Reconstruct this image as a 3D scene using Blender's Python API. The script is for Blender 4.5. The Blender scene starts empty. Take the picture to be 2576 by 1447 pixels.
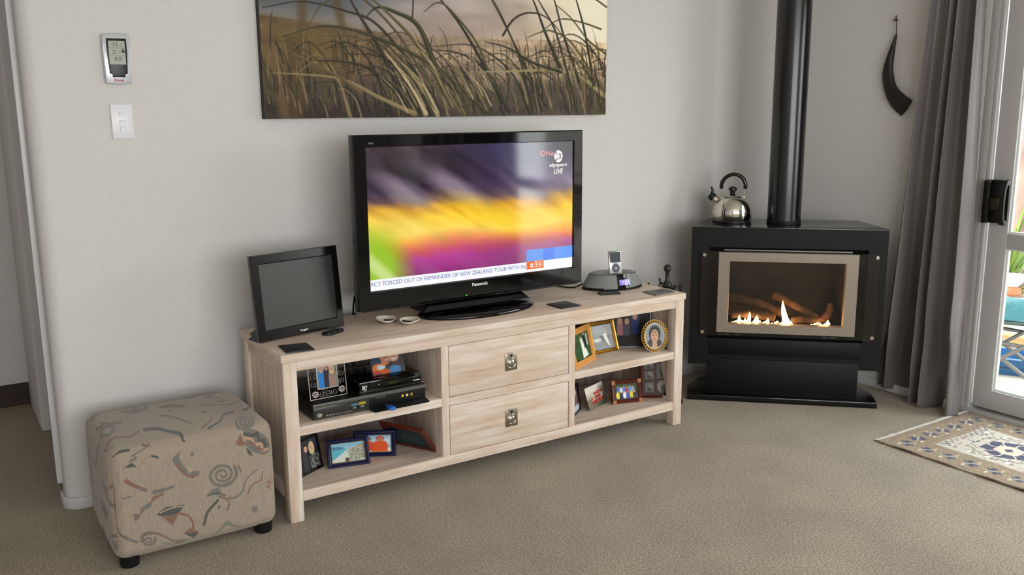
import bpy, bmesh, math, random
import numpy as np
from mathutils import Matrix, Vector
random.seed(7); RNG = np.random.default_rng(7)
SC = bpy.context.scene
COL = SC.collection
PI = math.pi

# ------------------------------------------------------------------ camera
F_PX, CAM = 2297.98, Vector((-0.9361, -2.8235, 1.3840))
YAW, PITCH, ROLL = 0.57704, 0.19521, -0.00667
fw = Vector((math.sin(YAW)*math.cos(PITCH), math.cos(YAW)*math.cos(PITCH), -math.sin(PITCH)))
r0 = Vector((math.cos(YAW), -math.sin(YAW), 0)); u0 = r0.cross(fw)
rt = math.cos(ROLL)*r0 + math.sin(ROLL)*u0
up = -math.sin(ROLL)*r0 + math.cos(ROLL)*u0
cd = bpy.data.cameras.new('camera'); cam = bpy.data.objects.new('camera', cd); COL.objects.link(cam)
cd.sensor_width = 36.0; cd.lens = F_PX/2576*36.0; cd.clip_start = 0.05; cd.clip_end = 200
m = Matrix((rt, up, -fw)).transposed().to_4x4(); m.translation = CAM
cam.matrix_world = m
SC.camera = cam

# ------------------------------------------------------------------ sky and window light
W = bpy.data.worlds.new('overcast_sky'); SC.world = W; W.use_nodes = True
nt = W.node_tree; bg = nt.nodes['Background']
tc = nt.nodes.new('ShaderNodeTexCoord'); sx = nt.nodes.new('ShaderNodeSeparateXYZ'); rp = nt.nodes.new('ShaderNodeValToRGB')
nt.links.new(tc.outputs['Generated'], sx.inputs[0]); nt.links.new(sx.outputs['Z'], rp.inputs[0])
rp.color_ramp.elements[0].position = 0.0; rp.color_ramp.elements[0].color = (0.95, 0.96, 0.97, 1)
rp.color_ramp.elements[1].position = 0.9; rp.color_ramp.elements[1].color = (0.84, 0.92, 1.0, 1)
nt.links.new(rp.outputs[0], bg.inputs[0]); bg.inputs[1].default_value = 8.5
def portal(name, loc, rot, sxz):
    l = bpy.data.lights.new(name, 'AREA'); l.shape = 'RECTANGLE'; l.size, l.size_y = sxz
    l.cycles.is_portal = True
    o = bpy.data.objects.new(name, l); COL.objects.link(o); o.location = loc; o.rotation_euler = rot
    return o
DOOR_Y0, DOOR_Y1, DOOR_Z = -0.565, -3.0, 2.05          # sliding door opening in the right wall
REAR_Y = -5.0
portal('daylight_portal_door', (3.14, (DOOR_Y0+DOOR_Y1)/2, 1.03), (0, PI/2, 0), (2.05, DOOR_Y0-DOOR_Y1))
REAR_FILL_WIN = (-1.9, 1.9, 0.45, 2.15)                      # unseen window behind the camera, enlarged to stand in for flash fill
portal('fill_portal_window', (0.0, REAR_Y-0.16, 1.30), (PI/2, 0, 0), (3.8, 1.7))
SC.view_settings.view_transform = 'Standard'; SC.view_settings.look = 'None'
SC.view_settings.exposure = 0.0; SC.view_settings.gamma = 1.0
SC.view_settings.use_curve_mapping = False

# ------------------------------------------------------------------ helpers: colour, materials
def lin(c):
    c = np.asarray(c, float)/255.0
    return np.where(c <= 0.04045, c/12.92, ((c+0.055)/1.055)**2.4)
def rgba(c): return tuple(float(v) for v in lin(c)) + (1.0,)
MATS = {}
def mat(name, col=(128,128,128), rough=0.5, metal=0.0, spec=0.5, coat=0.0, emit=None, estr=1.0, trans=0.0, sheen=0.0, ior=1.5):
    if name in MATS: return MATS[name]
    M = bpy.data.materials.new(name); M.use_nodes = True
    b = M.node_tree.nodes['Principled BSDF']
    b.inputs['Base Color'].default_value = rgba(col); b.inputs['Roughness'].default_value = rough
    b.inputs['Metallic'].default_value = metal; b.inputs['Specular IOR Level'].default_value = spec
    b.inputs['Coat Weight'].default_value = coat; b.inputs['IOR'].default_value = ior
    b.inputs['Transmission Weight'].default_value = trans; b.inputs['Sheen Weight'].default_value = sheen
    if emit is not None:
        b.inputs['Emission Color'].default_value = rgba(emit); b.inputs['Emission Strength'].default_value = estr
    MATS[name] = M
    return M
def N(M, t): return M.node_tree.nodes.new(t)
def L(M, a, b): M.node_tree.links.new(a, b)
def bsdf(M): return M.node_tree.nodes['Principled BSDF']
def noise_node(M, scale, mapscale=(1,1,1), detail=4.0, rough=0.55, coord='Object', dist=0.0):
    t = N(M, 'ShaderNodeTexCoord'); mp = N(M, 'ShaderNodeMapping'); n = N(M, 'ShaderNodeTexNoise')
    mp.inputs['Scale'].default_value = mapscale; n.inputs['Scale'].default_value = scale
    n.inputs['Detail'].default_value = detail; n.inputs['Roughness'].default_value = rough; n.inputs['Distortion'].default_value = dist
    L(M, t.outputs[coord], mp.inputs['Vector']); L(M, mp.outputs[0], n.inputs['Vector'])
    return n
def ramp(M, fac, stops):
    r = N(M, 'ShaderNodeValToRGB'); e = r.color_ramp.elements
    while len(e) > 1: e.remove(e[-1])
    e[0].position = stops[0][0]; e[0].color = rgba(stops[0][1])
    for p, c in stops[1:]:
        k = e.new(p); k.color = rgba(c)
    L(M, fac, r.inputs[0]); return r
def bump(M, h, strength=0.3, dist=0.002):
    b = N(M, 'ShaderNodeBump'); b.inputs['Strength'].default_value = strength; b.inputs['Distance'].default_value = dist
    L(M, h, b.inputs['Height']); L(M, b.outputs[0], bsdf(M).inputs['Normal'])
def noisy(name, stops, scale, mapscale=(1,1,1), rough=0.6, bstr=0.2, bdist=0.002, spec=0.4, detail=4.0, metal=0.0, sheen=0.0, coat=0.0, dist=0.0):
    if name in MATS: return MATS[name]
    M = mat(name, rough=rough, spec=spec, metal=metal, sheen=sheen, coat=coat)
    n = noise_node(M, scale, mapscale, detail, dist=dist)
    r = ramp(M, n.outputs['Fac'], stops); L(M, r.outputs[0], bsdf(M).inputs['Base Color'])
    if bstr: bump(M, n.outputs['Fac'], bstr, bdist)
    return M
def attr_mat(name, rough=0.5, spec=0.4, emit=0.0, coat=0.0, streak=None, sheen=0.0):
    """colour comes from the print stored on the mesh (attribute 'Print')"""
    if name in MATS: return MATS[name]
    M = mat(name, rough=rough, spec=spec, coat=coat, sheen=sheen)
    a = N(M, 'ShaderNodeVertexColor'); a.layer_name = 'Print'
    out = a.outputs['Color']
    if streak:
        n = noise_node(M, *streak[:2]); mx = N(M, 'ShaderNodeMix'); mx.data_type = 'RGBA'; mx.blend_type = 'MULTIPLY'
        r = ramp(M, n.outputs['Fac'], [(0.25, (streak[2],)*3), (0.75, (255,255,255))])
        mx.inputs['Factor'].default_value = 1.0
        L(M, out, mx.inputs['A']); L(M, r.outputs[0], mx.inputs['B']); out = mx.outputs['Result']
        bump(M, n.outputs['Fac'], 0.25, 0.0015)
    if emit > 0:
        bsdf(M).inputs['Base Color'].default_value = (0.005, 0.005, 0.006, 1)
        L(M, out, bsdf(M).inputs['Emission Color']); bsdf(M).inputs['Emission Strength'].default_value = emit
    else:
        L(M, out, bsdf(M).inputs['Base Color'])
    return M
def glass_mat(name, tint=(255,255,255), gloss=0.08, rough=0.02):
    if name in MATS: return MATS[name]
    M = bpy.data.materials.new(name); M.use_nodes = True; t = M.node_tree; t.nodes.clear()
    o = t.nodes.new('ShaderNodeOutputMaterial'); tr = t.nodes.new('ShaderNodeBsdfTransparent'); g = t.nodes.new('ShaderNodeBsdfGlossy')
    mx = t.nodes.new('ShaderNodeMixShader'); lw = t.nodes.new('ShaderNodeLayerWeight'); lw.inputs['Blend'].default_value = 0.5
    tr.inputs[0].default_value = rgba(tint); g.inputs['Roughness'].default_value = rough
    pw = t.nodes.new('ShaderNodeMath'); pw.operation = 'POWER'; pw.inputs[1].default_value = 5.0
    ad = t.nodes.new('ShaderNodeMath'); ad.operation = 'MULTIPLY_ADD'; ad.inputs[1].default_value = 0.6; ad.inputs[2].default_value = gloss
    t.links.new(lw.outputs['Facing'], pw.inputs[0]); t.links.new(pw.outputs[0], ad.inputs[0]); t.links.new(ad.outputs[0], mx.inputs[0])
    t.links.new(tr.outputs[0], mx.inputs[1]); t.links.new(g.outputs[0], mx.inputs[2]); t.links.new(mx.outputs[0], o.inputs[0])
    MATS[name] = M; return M

# ------------------------------------------------------------------ helpers: geometry
class MB:
    """collects shapes into one mesh"""
    def __init__(s): s.v = []; s.f = []
    def add(s, vs, fs, mtx=None):
        o = len(s.v)
        if mtx is not None: vs = [mtx @ Vector(p) for p in vs]
        s.v += [tuple(p) for p in vs]; s.f += [tuple(i+o for i in f) for f in fs]; return s
    def box(s, x0, x1, y0, y1, z0, z1, mtx=None):
        vs = [(x0,y0,z0),(x1,y0,z0),(x1,y1,z0),(x0,y1,z0),(x0,y0,z1),(x1,y0,z1),(x1,y1,z1),(x0,y1,z1)]
        return s.add(vs, [(0,3,2,1),(4,5,6,7),(0,1,5,4),(1,2,6,5),(2,3,7,6),(3,0,4,7)], mtx)
    def prism(s, poly, z0, z1, mtx=None):
        n = len(poly)
        vs = [(x,y,z0) for x,y in poly] + [(x,y,z1) for x,y in poly]
        fs = [tuple(range(n-1,-1,-1)), tuple(range(n,2*n))] + [(i,(i+1)%n,(i+1)%n+n,i+n) for i in range(n)]
        return s.add(vs, fs, mtx)
    def prism_y(s, poly, y0, y1, mtx=None):           # polygon in x,z extruded along y
        n = len(poly)
        vs = [(x,y0,z) for x,z in poly] + [(x,y1,z) for x,z in poly]
        fs = [tuple(range(n)), tuple(range(2*n-1,n-1,-1))] + [(i,i+n,(i+1)%n+n,(i+1)%n) for i in range(n)]
        return s.add(vs, fs, mtx)
    def lathe(s, prof, n=32, mtx=None, sx=1.0, sy=1.0):
        vs = []; fs = []
        for r, z in prof:
            for k in range(n):
                a = 2*PI*k/n; vs.append((r*math.cos(a)*sx, r*math.sin(a)*sy, z))
        for i in range(len(prof)-1):
            for k in range(n):
                a, b = i*n+k, i*n+(k+1)%n; fs.append((a, b, b+n, a+n))
        if prof[0][0] > 1e-6: fs.append(tuple(range(n-1,-1,-1)))
        if prof[-1][0] > 1e-6: fs.append(tuple((len(prof)-1)*n+k for k in range(n)))
        return s.add(vs, fs, mtx)
    def tube(s, pts, rad, n=10, mtx=None, flat=1.0, closed=False):
        pts = [Vector(p) for p in pts]; m_ = len(pts)
        if not hasattr(rad, '__len__'): rad = [rad]*m_
        vs = []; fs = []; ref = None
        for i, p in enumerate(pts):
            if closed: t = pts[(i+1)%m_]-pts[i-1]
            else: t = pts[min(i+1,m_-1)]-pts[max(i-1,0)]
            t.normalize()
            if ref is None: ref = Vector((0,0,1)) if abs(t.z) < .9 else Vector((1,0,0))
            a = t.cross(ref).normalized(); b = a.cross(t).normalized(); ref = b
            for k in range(n):
                q = 2*PI*k/n; vs.append(p + a*math.cos(q)*rad[i]*flat + b*math.sin(q)*rad[i])
        for i in range(m_ if closed else m_-1):
            j = (i+1) % m_
            for k in range(n):
                fs.append((i*n+k, i*n+(k+1)%n, j*n+(k+1)%n, j*n+k))
        if not closed:
            fs.append(tuple(range(n-1,-1,-1))); fs.append(tuple((m_-1)*n+k for k in range(n)))
        return s.add(vs, fs, mtx)
    def ring(s, o, i, prof, mtx=None):
        """mitred rectangular ring in the x,z plane; o,i = (x0,x1,z0,z1); prof = [(s 0..1 from outer to inner, y)] closed"""
        n = len(prof); vs = []; fs = []
        for t, y in prof:
            x0 = o[0]+(i[0]-o[0])*t; x1 = o[1]+(i[1]-o[1])*t; z0 = o[2]+(i[2]-o[2])*t; z1 = o[3]+(i[3]-o[3])*t
            vs += [(x0,y,z0),(x1,y,z0),(x1,y,z1),(x0,y,z1)]
        for a in range(n):
            b = (a+1) % n
            for k in range(4):
                fs.append((a*4+k, a*4+(k+1)%4, b*4+(k+1)%4, b*4+k))
        return s.add(vs, fs, mtx)
    def mesh(s, name, bevel=0.0, seg=2, smooth=None):
        me = bpy.data.meshes.new(name); me.from_pydata(s.v, [], s.f)
        bm = bmesh.new(); bm.from_mesh(me)
        bmesh.ops.recalc_face_normals(bm, faces=bm.faces)
        if bevel > 0:
            ed = [e for e in bm.edges if len(e.link_faces) == 2 and e.calc_face_angle(0) > 0.5]
            bmesh.ops.bevel(bm, geom=ed, offset=bevel, segments=seg, affect='EDGES', clamp_overlap=True, profile=0.5)
        if smooth is not None:
            for f in bm.faces: f.smooth = True
            for e in bm.edges:
                if len(e.link_faces) == 2: e.smooth = e.calc_face_angle(0) < smooth
        bm.to_mesh(me); bm.free(); return me
    def build(s, name, material, parent=None, bevel=0.0, seg=2, smooth=None, mtx=None):
        return link(name, s.mesh(name, bevel, seg, smooth if smooth is not None else (0.6 if bevel > 0 else None)), material, parent, mtx)
def link(name, me, material, parent=None, mtx=None):
    o = bpy.data.objects.new(name, me); COL.objects.link(o)
    if material is not None and len(me.materials) == 0: me.materials.append(material)
    if parent is not None: o.parent = parent
    if mtx is not None: o.matrix_basis = mtx
    return o
def thing(name, label, cat, loc=(0,0,0), rz=0.0, group=None, kind=None):
    o = bpy.data.objects.new(name, None); COL.objects.link(o); o.location = loc; o.rotation_euler = (0,0,rz)
    o.empty_display_size = 0.05
    return tag(o, label, cat, group, kind)
def tag(o, label=None, cat=None, group=None, kind=None):
    if label: o['label'] = label
    if cat: o['category'] = cat
    if group: o['group'] = group
    if kind: o['kind'] = kind
    return o
def struct(o): o['kind'] = 'structure'; return o
def T(x=0, y=0, z=0): return Matrix.Translation((x,y,z))
def RX(a): return Matrix.Rotation(a, 4, 'X')
def RY(a): return Matrix.Rotation(a, 4, 'Y')
def RZ(a): return Matrix.Rotation(a, 4, 'Z')
def circle_pts(cx, cz, r, y=0.0, n=24, a0=0.0, a1=2*PI, sx=1.0, sz=1.0):
    return [(cx+r*sx*math.cos(a0+(a1-a0)*k/(n-1)), y, cz+r*sz*math.sin(a0+(a1-a0)*k/(n-1))) for k in range(n)]
def text(name, s, x0, x1, z0, z1, y, material, parent, mtx=None, thick=0.0004, shear=0.0, bold=0.0):
    """lettering fitted into a rectangle of the x,z plane, facing -y"""
    cu = bpy.data.curves.new(name, 'FONT'); cu.body = s; cu.size = 1.0; cu.extrude = 0.01; cu.shear = shear; cu.offset = bold
    tmp = bpy.data.objects.new(name+'_tmp', cu); COL.objects.link(tmp)
    me = bpy.data.meshes.new_from_object(tmp); bpy.data.objects.remove(tmp); bpy.data.curves.remove(cu)
    n = len(me.vertices); co = np.empty(n*3); me.vertices.foreach_get('co', co); co = co.reshape(-1,3)
    a, b = co.min(0), co.max(0); out = np.empty_like(co)
    out[:,0] = x0+(co[:,0]-a[0])/(b[0]-a[0])*(x1-x0); out[:,2] = z0+(co[:,1]-a[1])/(b[1]-a[1])*(z1-z0)
    out[:,1] = y-(co[:,2]-a[2])/(b[2]-a[2])*thick
    me.vertices.foreach_set('co', out.ravel()); me.materials.clear(); me.update()
    me.name = name
    return link(name, me, material, parent, mtx)

# ------------------------------------------------------------------ helpers: printed pictures (colours stored on the vertices)
def blur(a, k):
    k = int(k)
    if k < 1: return a
    for ax in (0, 1):
        p = np.pad(a, [(k,k) if i == ax else (0,0) for i in range(a.ndim)], mode='edge')
        c = np.cumsum(p, axis=ax); z = np.zeros_like(np.take(c, [0], axis=ax)); c = np.concatenate([z, c], axis=ax)
        n = a.shape[ax]
        a = (np.take(c, range(2*k+1, 2*k+1+n), axis=ax)-np.take(c, range(n), axis=ax))/(2*k+1)
    return a
def smooth_noise(h, w, k, ky=None):
    a = RNG.random((h, w)); ky = ky or k
    def b1(a, kk, ax):
        kk = int(max(kk, 1)); r = np.exp(-0.5*(np.arange(-2*kk, 2*kk+1)/kk)**2); r /= r.sum()
        return np.apply_along_axis(lambda v: np.convolve(np.pad(v, 2*kk, mode='reflect') if len(v) > 2*kk else np.pad(v, 2*kk, mode='edge'), r, 'valid'), ax, a)
    a = b1(b1(a, ky, 0), k, 1)
    return (a-a.min())/(a.max()-a.min()+1e-9)
class Pic:
    """small painter; x to the right, y downwards, in its own units"""
    def __init__(s, w, h, col=(128,128,128), ext=None):
        s.w, s.h = w, h; s.a = np.tile(np.array(col, float), (h, w, 1))
        e = ext or (0, 1, 0, 1); s.X, s.Y = np.meshgrid(np.linspace(e[0], e[1], w), np.linspace(e[2], e[3], h)); s.e = e
        s.pw = (e[1]-e[0])/(w-1)
    def mask(s, m, col, a=1.0):
        m = np.clip(m, 0, 1)[..., None]*a; s.a = s.a*(1-m)+np.array(col, float)*m; return s
    def ell(s, cx, cy, rx, ry, col, a=1.0, soft=None, rot=0.0):
        c, n = math.cos(rot), math.sin(rot); dx, dy = s.X-cx, s.Y-cy
        d = np.hypot((dx*c+dy*n)/rx, (-dx*n+dy*c)/ry); k = soft or max(s.pw/min(rx, ry), .05)
        return s.mask((1-d)/k+.5, col, a)
    def rect(s, x0, x1, y0, y1, col, a=1.0):
        p = s.pw; return s.mask(np.clip(np.minimum(s.X-x0, x1-s.X)/p+.5, 0, 1)*np.clip(np.minimum(s.Y-y0, y1-s.Y)/p+.5, 0, 1), col, a)
    def poly(s, pts, col, a=1.0):
        ins = np.zeros(s.X.shape, bool); n = len(pts)
        for i in range(n):
            (x0, y0), (x1, y1) = pts[i], pts[(i+1) % n]
            if y0 == y1: continue
            c = (y0 > s.Y) != (y1 > s.Y)
            ins ^= c & (s.X < (x1-x0)*(s.Y-y0)/(y1-y0)+x0)
        return s.mask(ins.astype(float), col, a)
    def stroke(s, pts, w0, col, a=1.0, w1=None, n=40, soft=1.0, curve=True):
        P = np.array(pts, float)
        if curve and len(P) > 2:
            t = np.linspace(0, len(P)-1, n); i = np.clip(t.astype(int), 0, len(P)-2); f = (t-i)[:, None]
            Q = np.vstack([2*P[0]-P[1], P, 2*P[-1]-P[-2]])
            a0, a1, a2, a3 = Q[i], Q[i+1], Q[i+2], Q[i+3]
            P = .5*((2*a1)+(-a0+a2)*f+(2*a0-5*a1+4*a2-a3)*f**2+(-a0+3*a1-3*a2+a3)*f**3)
        w1 = w0 if w1 is None else w1; m = len(P)-1
        for k in range(m):
            A, B = P[k], P[k+1]; wA = w0+(w1-w0)*k/m; p = s.pw; pad = wA+2*p
            x0 = int((min(A[0], B[0])-pad-s.e[0])/p); x1 = int((max(A[0], B[0])+pad-s.e[0])/p)+2
            py = (s.e[3]-s.e[2])/(s.h-1); y0 = int((min(A[1], B[1])-pad-s.e[2])/py); y1 = int((max(A[1], B[1])+pad-s.e[2])/py)+2
            x0, y0 = max(x0, 0), max(y0, 0)
            if x1 <= x0 or y1 <= y0 or x0 >= s.w or y0 >= s.h: continue
            X, Y = s.X[y0:y1, x0:x1], s.Y[y0:y1, x0:x1]; d = B-A; l2 = max(d@d, 1e-12)
            t = np.clip(((X-A[0])*d[0]+(Y-A[1])*d[1])/l2, 0, 1)
            ds = np.hypot(X-A[0]-t*d[0], Y-A[1]-t*d[1]); mk = (np.clip((wA-ds)/(p*soft)+.5, 0, 1)*a)[..., None]
            s.a[y0:y1, x0:x1] = s.a[y0:y1, x0:x1]*(1-mk)+np.array(col, float)*mk
        return s
    def person(s, x, y, r, skin, hair, top, body=2.6, wide=1.7, hairlong=0.0):
        s.ell(x, y+r*2.9, r*wide, r*body*.75, top); s.rect(x-r*wide, x+r*wide, y+r*2.9, y+r*(2.9+body), top)
        if hairlong: s.ell(x, y+r*.3, r*1.15, r*(1.2+hairlong), hair)
        s.ell(x, y-r*.25, r*1.05, r*1.15, hair); s.ell(x, y+r*.15, r*.82, r*1.0, skin)
        s.ell(x-r*.3, y, r*.12, r*.09, (60,40,35)); s.ell(x+r*.3, y, r*.12, r*.09, (60,40,35)); s.ell(x, y+r*.6, r*.3, r*.1, (190,90,85))
        return s
def print_on(me, img_lin):
    at = me.color_attributes.new('Print', 'FLOAT_COLOR', 'POINT')
    at.data.foreach_set('color', np.concatenate([img_lin, np.ones((len(img_lin), 1))], 1).astype(np.float32).ravel())
def pic_panel(name, pic, x0, x1, z0, z1, y, material, parent, mtx=None, warp=None):
    h, w = pic.h, pic.w
    xs = np.linspace(x0, x1, w); zs = np.linspace(z1, z0, h); X, Z = np.meshgrid(xs, zs)
    V = np.stack([X, np.full_like(X, y), Z], -1).reshape(-1, 3)
    idx = np.arange(h*w).reshape(h, w)
    Fq = np.stack([idx[1:, :-1], idx[1:, 1:], idx[:-1, 1:], idx[:-1, :-1]], -1).reshape(-1, 4)
    if warp is not None: V = warp(V)
    me = grid_mesh(name, V, Fq); print_on(me, lin(np.clip(pic.a, 0, 255).reshape(-1, 3)))
    return link(name, me, material, parent, mtx)
def grid_mesh(name, V, Fq):
    me = bpy.data.meshes.new(name); n, f = len(V), len(Fq)
    me.vertices.add(n); me.vertices.foreach_set('co', np.asarray(V, np.float32).ravel())
    me.loops.add(f*4); me.loops.foreach_set('vertex_index', np.asarray(Fq, np.int32).ravel())
    me.polygons.add(f); me.polygons.foreach_set('loop_start', np.arange(0, f*4, 4, dtype=np.int32))
    me.polygons.foreach_set('use_smooth', np.ones(f, bool))
    me.update(calc_edges=True); return me

# ------------------------------------------------------------------ materials
M_WALL = noisy('painted_plaster', [(0.3,(209,206,202)),(0.7,(213,210,206))], 60, rough=0.75, bstr=0.05, bdist=0.0008, spec=0.25)
M_CEIL = mat('ceiling_paint', (225,224,220), 0.8)
M_TRIM = mat('white_gloss_paint', (205,204,202), 0.35)
M_BROWN = noisy('dark_brown_skirting', [(0.3,(48,36,28)),(0.7,(66,50,38))], 8, (1,1,8), rough=0.5)
M_BLACK_GLOSS = mat('black_gloss', (4,4,5), 0.05, spec=0.45)
M_BLACK = mat('black_plastic', (12,12,13), 0.35, spec=.4)
M_BLACK_MATT = mat('black_matt', (6,6,6), 0.8, spec=.1)
M_STEEL = noisy('brushed_steel', [(0.3,(200,198,193)),(0.7,(212,210,205))], 40, (0.3,8,14), rough=0.42, bstr=0.03, bdist=0.0005, metal=0.35)
M_CHROME = mat('polished_steel', (205,200,190), 0.06, metal=1.0)
M_NICKEL = mat('satin_nickel', (178,168,150), 0.28, metal=1.0)
M_GREYPL = mat('grey_plastic', (60,60,62), 0.4)
M_WHITEPL = mat('white_plastic', (226,226,230), 0.3)
M_SILVERPL = mat('silver_plastic', (200,202,208), 0.28, metal=0.35)
M_PHOTO = attr_mat('photo_print', rough=0.45, spec=0.2)
M_WHITE_INK = mat('white_lettering', (225,225,225), 0.5)
M_GREY_INK = mat('grey_lettering', (120,120,120), 0.5)

def carpet():
    M = mat('carpet_pile', rough=0.95, spec=0.1, sheen=0.25)
    n = noise_node(M, 150, detail=3.0, rough=0.7); n2 = noise_node(M, 3.0, detail=3.0)
    r = ramp(M, n.outputs['Fac'], [(0.30,(96,83,65)),(0.48,(153,138,115)),(0.70,(196,182,158))])
    r2 = ramp(M, n2.outputs['Fac'], [(0.3,(226,226,226)),(0.7,(255,255,255))])
    mx = N(M, 'ShaderNodeMix'); mx.data_type = 'RGBA'; mx.blend_type = 'MULTIPLY'; mx.inputs['Factor'].default_value = 1
    L(M, r.outputs[0], mx.inputs['A']); L(M, r2.outputs[0], mx.inputs['B']); L(M, mx.outputs['Result'], bsdf(M).inputs['Base Color'])
    bump(M, n.outputs['Fac'], 0.7, 0.006); return M
M_CARPET = carpet()
def whitewash(name, ax):
    M = mat(name, rough=0.55, spec=0.3)
    ms = {'x': (1.3, 26, 26), 'y': (26, 1.3, 26), 'z': (26, 26, 1.3)}[ax]
    n = noise_node(M, 1.6, ms, 5.0, 0.65, dist=0.6); n2 = noise_node(M, 4.0, tuple(0.35*v if v > 5 else v for v in ms), 3.0)
    r = ramp(M, n.outputs['Fac'], [(0.22,(190,162,140)),(0.40,(210,190,172)),(0.58,(219,205,191)),(0.78,(232,226,217))])
    r2 = ramp(M, n2.outputs['Fac'], [(0.3,(238,226,216)),(0.62,(255,255,255))])
    mx = N(M, 'ShaderNodeMix'); mx.data_type = 'RGBA'; mx.blend_type = 'MULTIPLY'; mx.inputs['Factor'].default_value = 1
    L(M, r.outputs[0], mx.inputs['A']); L(M, r2.outputs[0], mx.inputs['B']); L(M, mx.outputs['Result'], bsdf(M).inputs['Base Color'])
    bump(M, n.outputs['Fac'], 0.25, 0.0012); return M
M_WX, M_WY, M_WZ = whitewash('whitewashed_wood_long', 'x'), whitewash('whitewashed_wood_deep', 'y'), whitewash('whitewashed_wood_upright', 'z')

# ================================================================== THE ROOM
WY, WX = 0.545, 2.97            # back wall face, right wall face
struct(MB().box(-4.3, 3.0, REAR_Y, 2.2, -0.06, 0.0).build('floor', M_CARPET))
struct(MB().box(-4.3, 3.15, REAR_Y-.1, 2.2, 2.4, 2.46).build('ceiling', M_CEIL))
# back wall with a rounded left end
poly = [(2.97, WY), (2.97, WY+.1), (-0.56, WY+.1)]
R_ = 0.05
poly += [(-0.572, WY+.1), (-0.61, WY+.1)]
for k in range(9):
    a = PI + (PI/2)*k/8; poly.append((-0.61+R_+R_*math.cos(a), WY+R_+R_*math.sin(a)))
struct(MB().prism(poly[::-1], 0, 2.4).build('wall_back', M_WALL, smooth=0.5))
bp = [(2.955, WY-.012), (2.955, WY-.001), (-0.545, WY-.001)]
bb = []
for k in range(9):
    a = 1.5*PI - (PI/2)*k/8; bb.append((a,))
inner = [(-0.56+R_*math.cos(a[0])*1.01, WY+R_+R_*math.sin(a[0])*1.01) for a in bb]
outer = [(-0.56+(R_+.012)*math.cos(a[0]), WY+R_+(R_+.012)*math.sin(a[0])) for a in bb]
path_out = [(2.955, WY-.012)] + outer + [(-0.622, WY+.1)]
path_in = [(2.955, WY-.0005)] + inner + [(-0.6105, WY+.1)]
struct(MB().prism(path_out+path_in[::-1], 0, 0.042).build('baseboard_back', M_TRIM, bevel=0.003))
# thin painted stop on the end of the wall
struct(MB().box(-0.628, -0.606, WY+.085, WY+.099, 0.075, 2.4).build('trim_1', M_TRIM, bevel=0.003))
# hallway seen past the wall end
struct(MB().box(-0.588, 1.0, 1.485, 1.93, 0, 2.4).build('wall_hall_jamb', M_WALL, bevel=0.012, seg=3))
struct(MB().box(0.9, 1.0, WY+.1, 1.485, 0, 2.4).build('wall_hall_end', M_WALL))
struct(MB().box(-4.3, -0.4, 1.93, 2.0, 0.118, 2.4).build('wall_hall', M_WALL))
struct(MB().box(-4.3, -0.42, 1.932, 1.99, 0.0, 0.119).build('baseboard_hall', M_BROWN))
struct(MB().box(-4.3, -0.59, 1.915, 1.932, 0.0, 0.012).build('trim_2', mat('pale_timber_strip', (128,104,78), .5), bevel=0.002))
# right wall around the sliding door
wr = MB()
wr.box(WX, WX+.15, DOOR_Y0, WY+.1, 0, 2.4); wr.box(WX, WX+.15, REAR_Y, DOOR_Y1, 0, 2.4); wr.box(WX, WX+.15, DOOR_Y1, DOOR_Y0, DOOR_Z, 2.4)
struct(wr.build('wall_right', M_WALL))
struct(MB().box(WX-.012, WX-.0005, DOOR_Y0, WY-.013, 0, .042).build('baseboard_right', M_TRIM, bevel=0.003))
# walls behind the camera
x0, x1, z0, z1 = REAR_FILL_WIN
rw = MB(); rw.box(-4.3, x0, REAR_Y-.1, REAR_Y, 0, 2.4); rw.box(x1, 3.12, REAR_Y-.1, REAR_Y, 0, 2.4)
rw.box(x0, x1, REAR_Y-.1, REAR_Y, 0, z0); rw.box(x0, x1, REAR_Y-.1, REAR_Y, z1, 2.4)
struct(rw.build('wall_rear', M_WALL))
wn = thing('fill_window_1', None, None, (0, REAR_Y-.05, 0)); struct(wn)  # unseen rear window, its size and distance chosen for frontal fill
MB().ring((x0,x1,z0,z1), (x0+.05,x1-.05,z0+.05,z1-.05), [(0,-.02),(1,-.02),(1,.02),(0,.02)]).build('window_frame', M_TRIM, wn)
for xm in (-.63, .63): MB().box(xm-.025, xm+.025, -.02, .02, z0+.05, z1-.05).build('mullion', M_TRIM, wn)
struct(MB().box(-2.7, -2.6, REAR_Y-.1, 2.1, 0, 2.4).build('wall_left', M_WALL))

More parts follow.
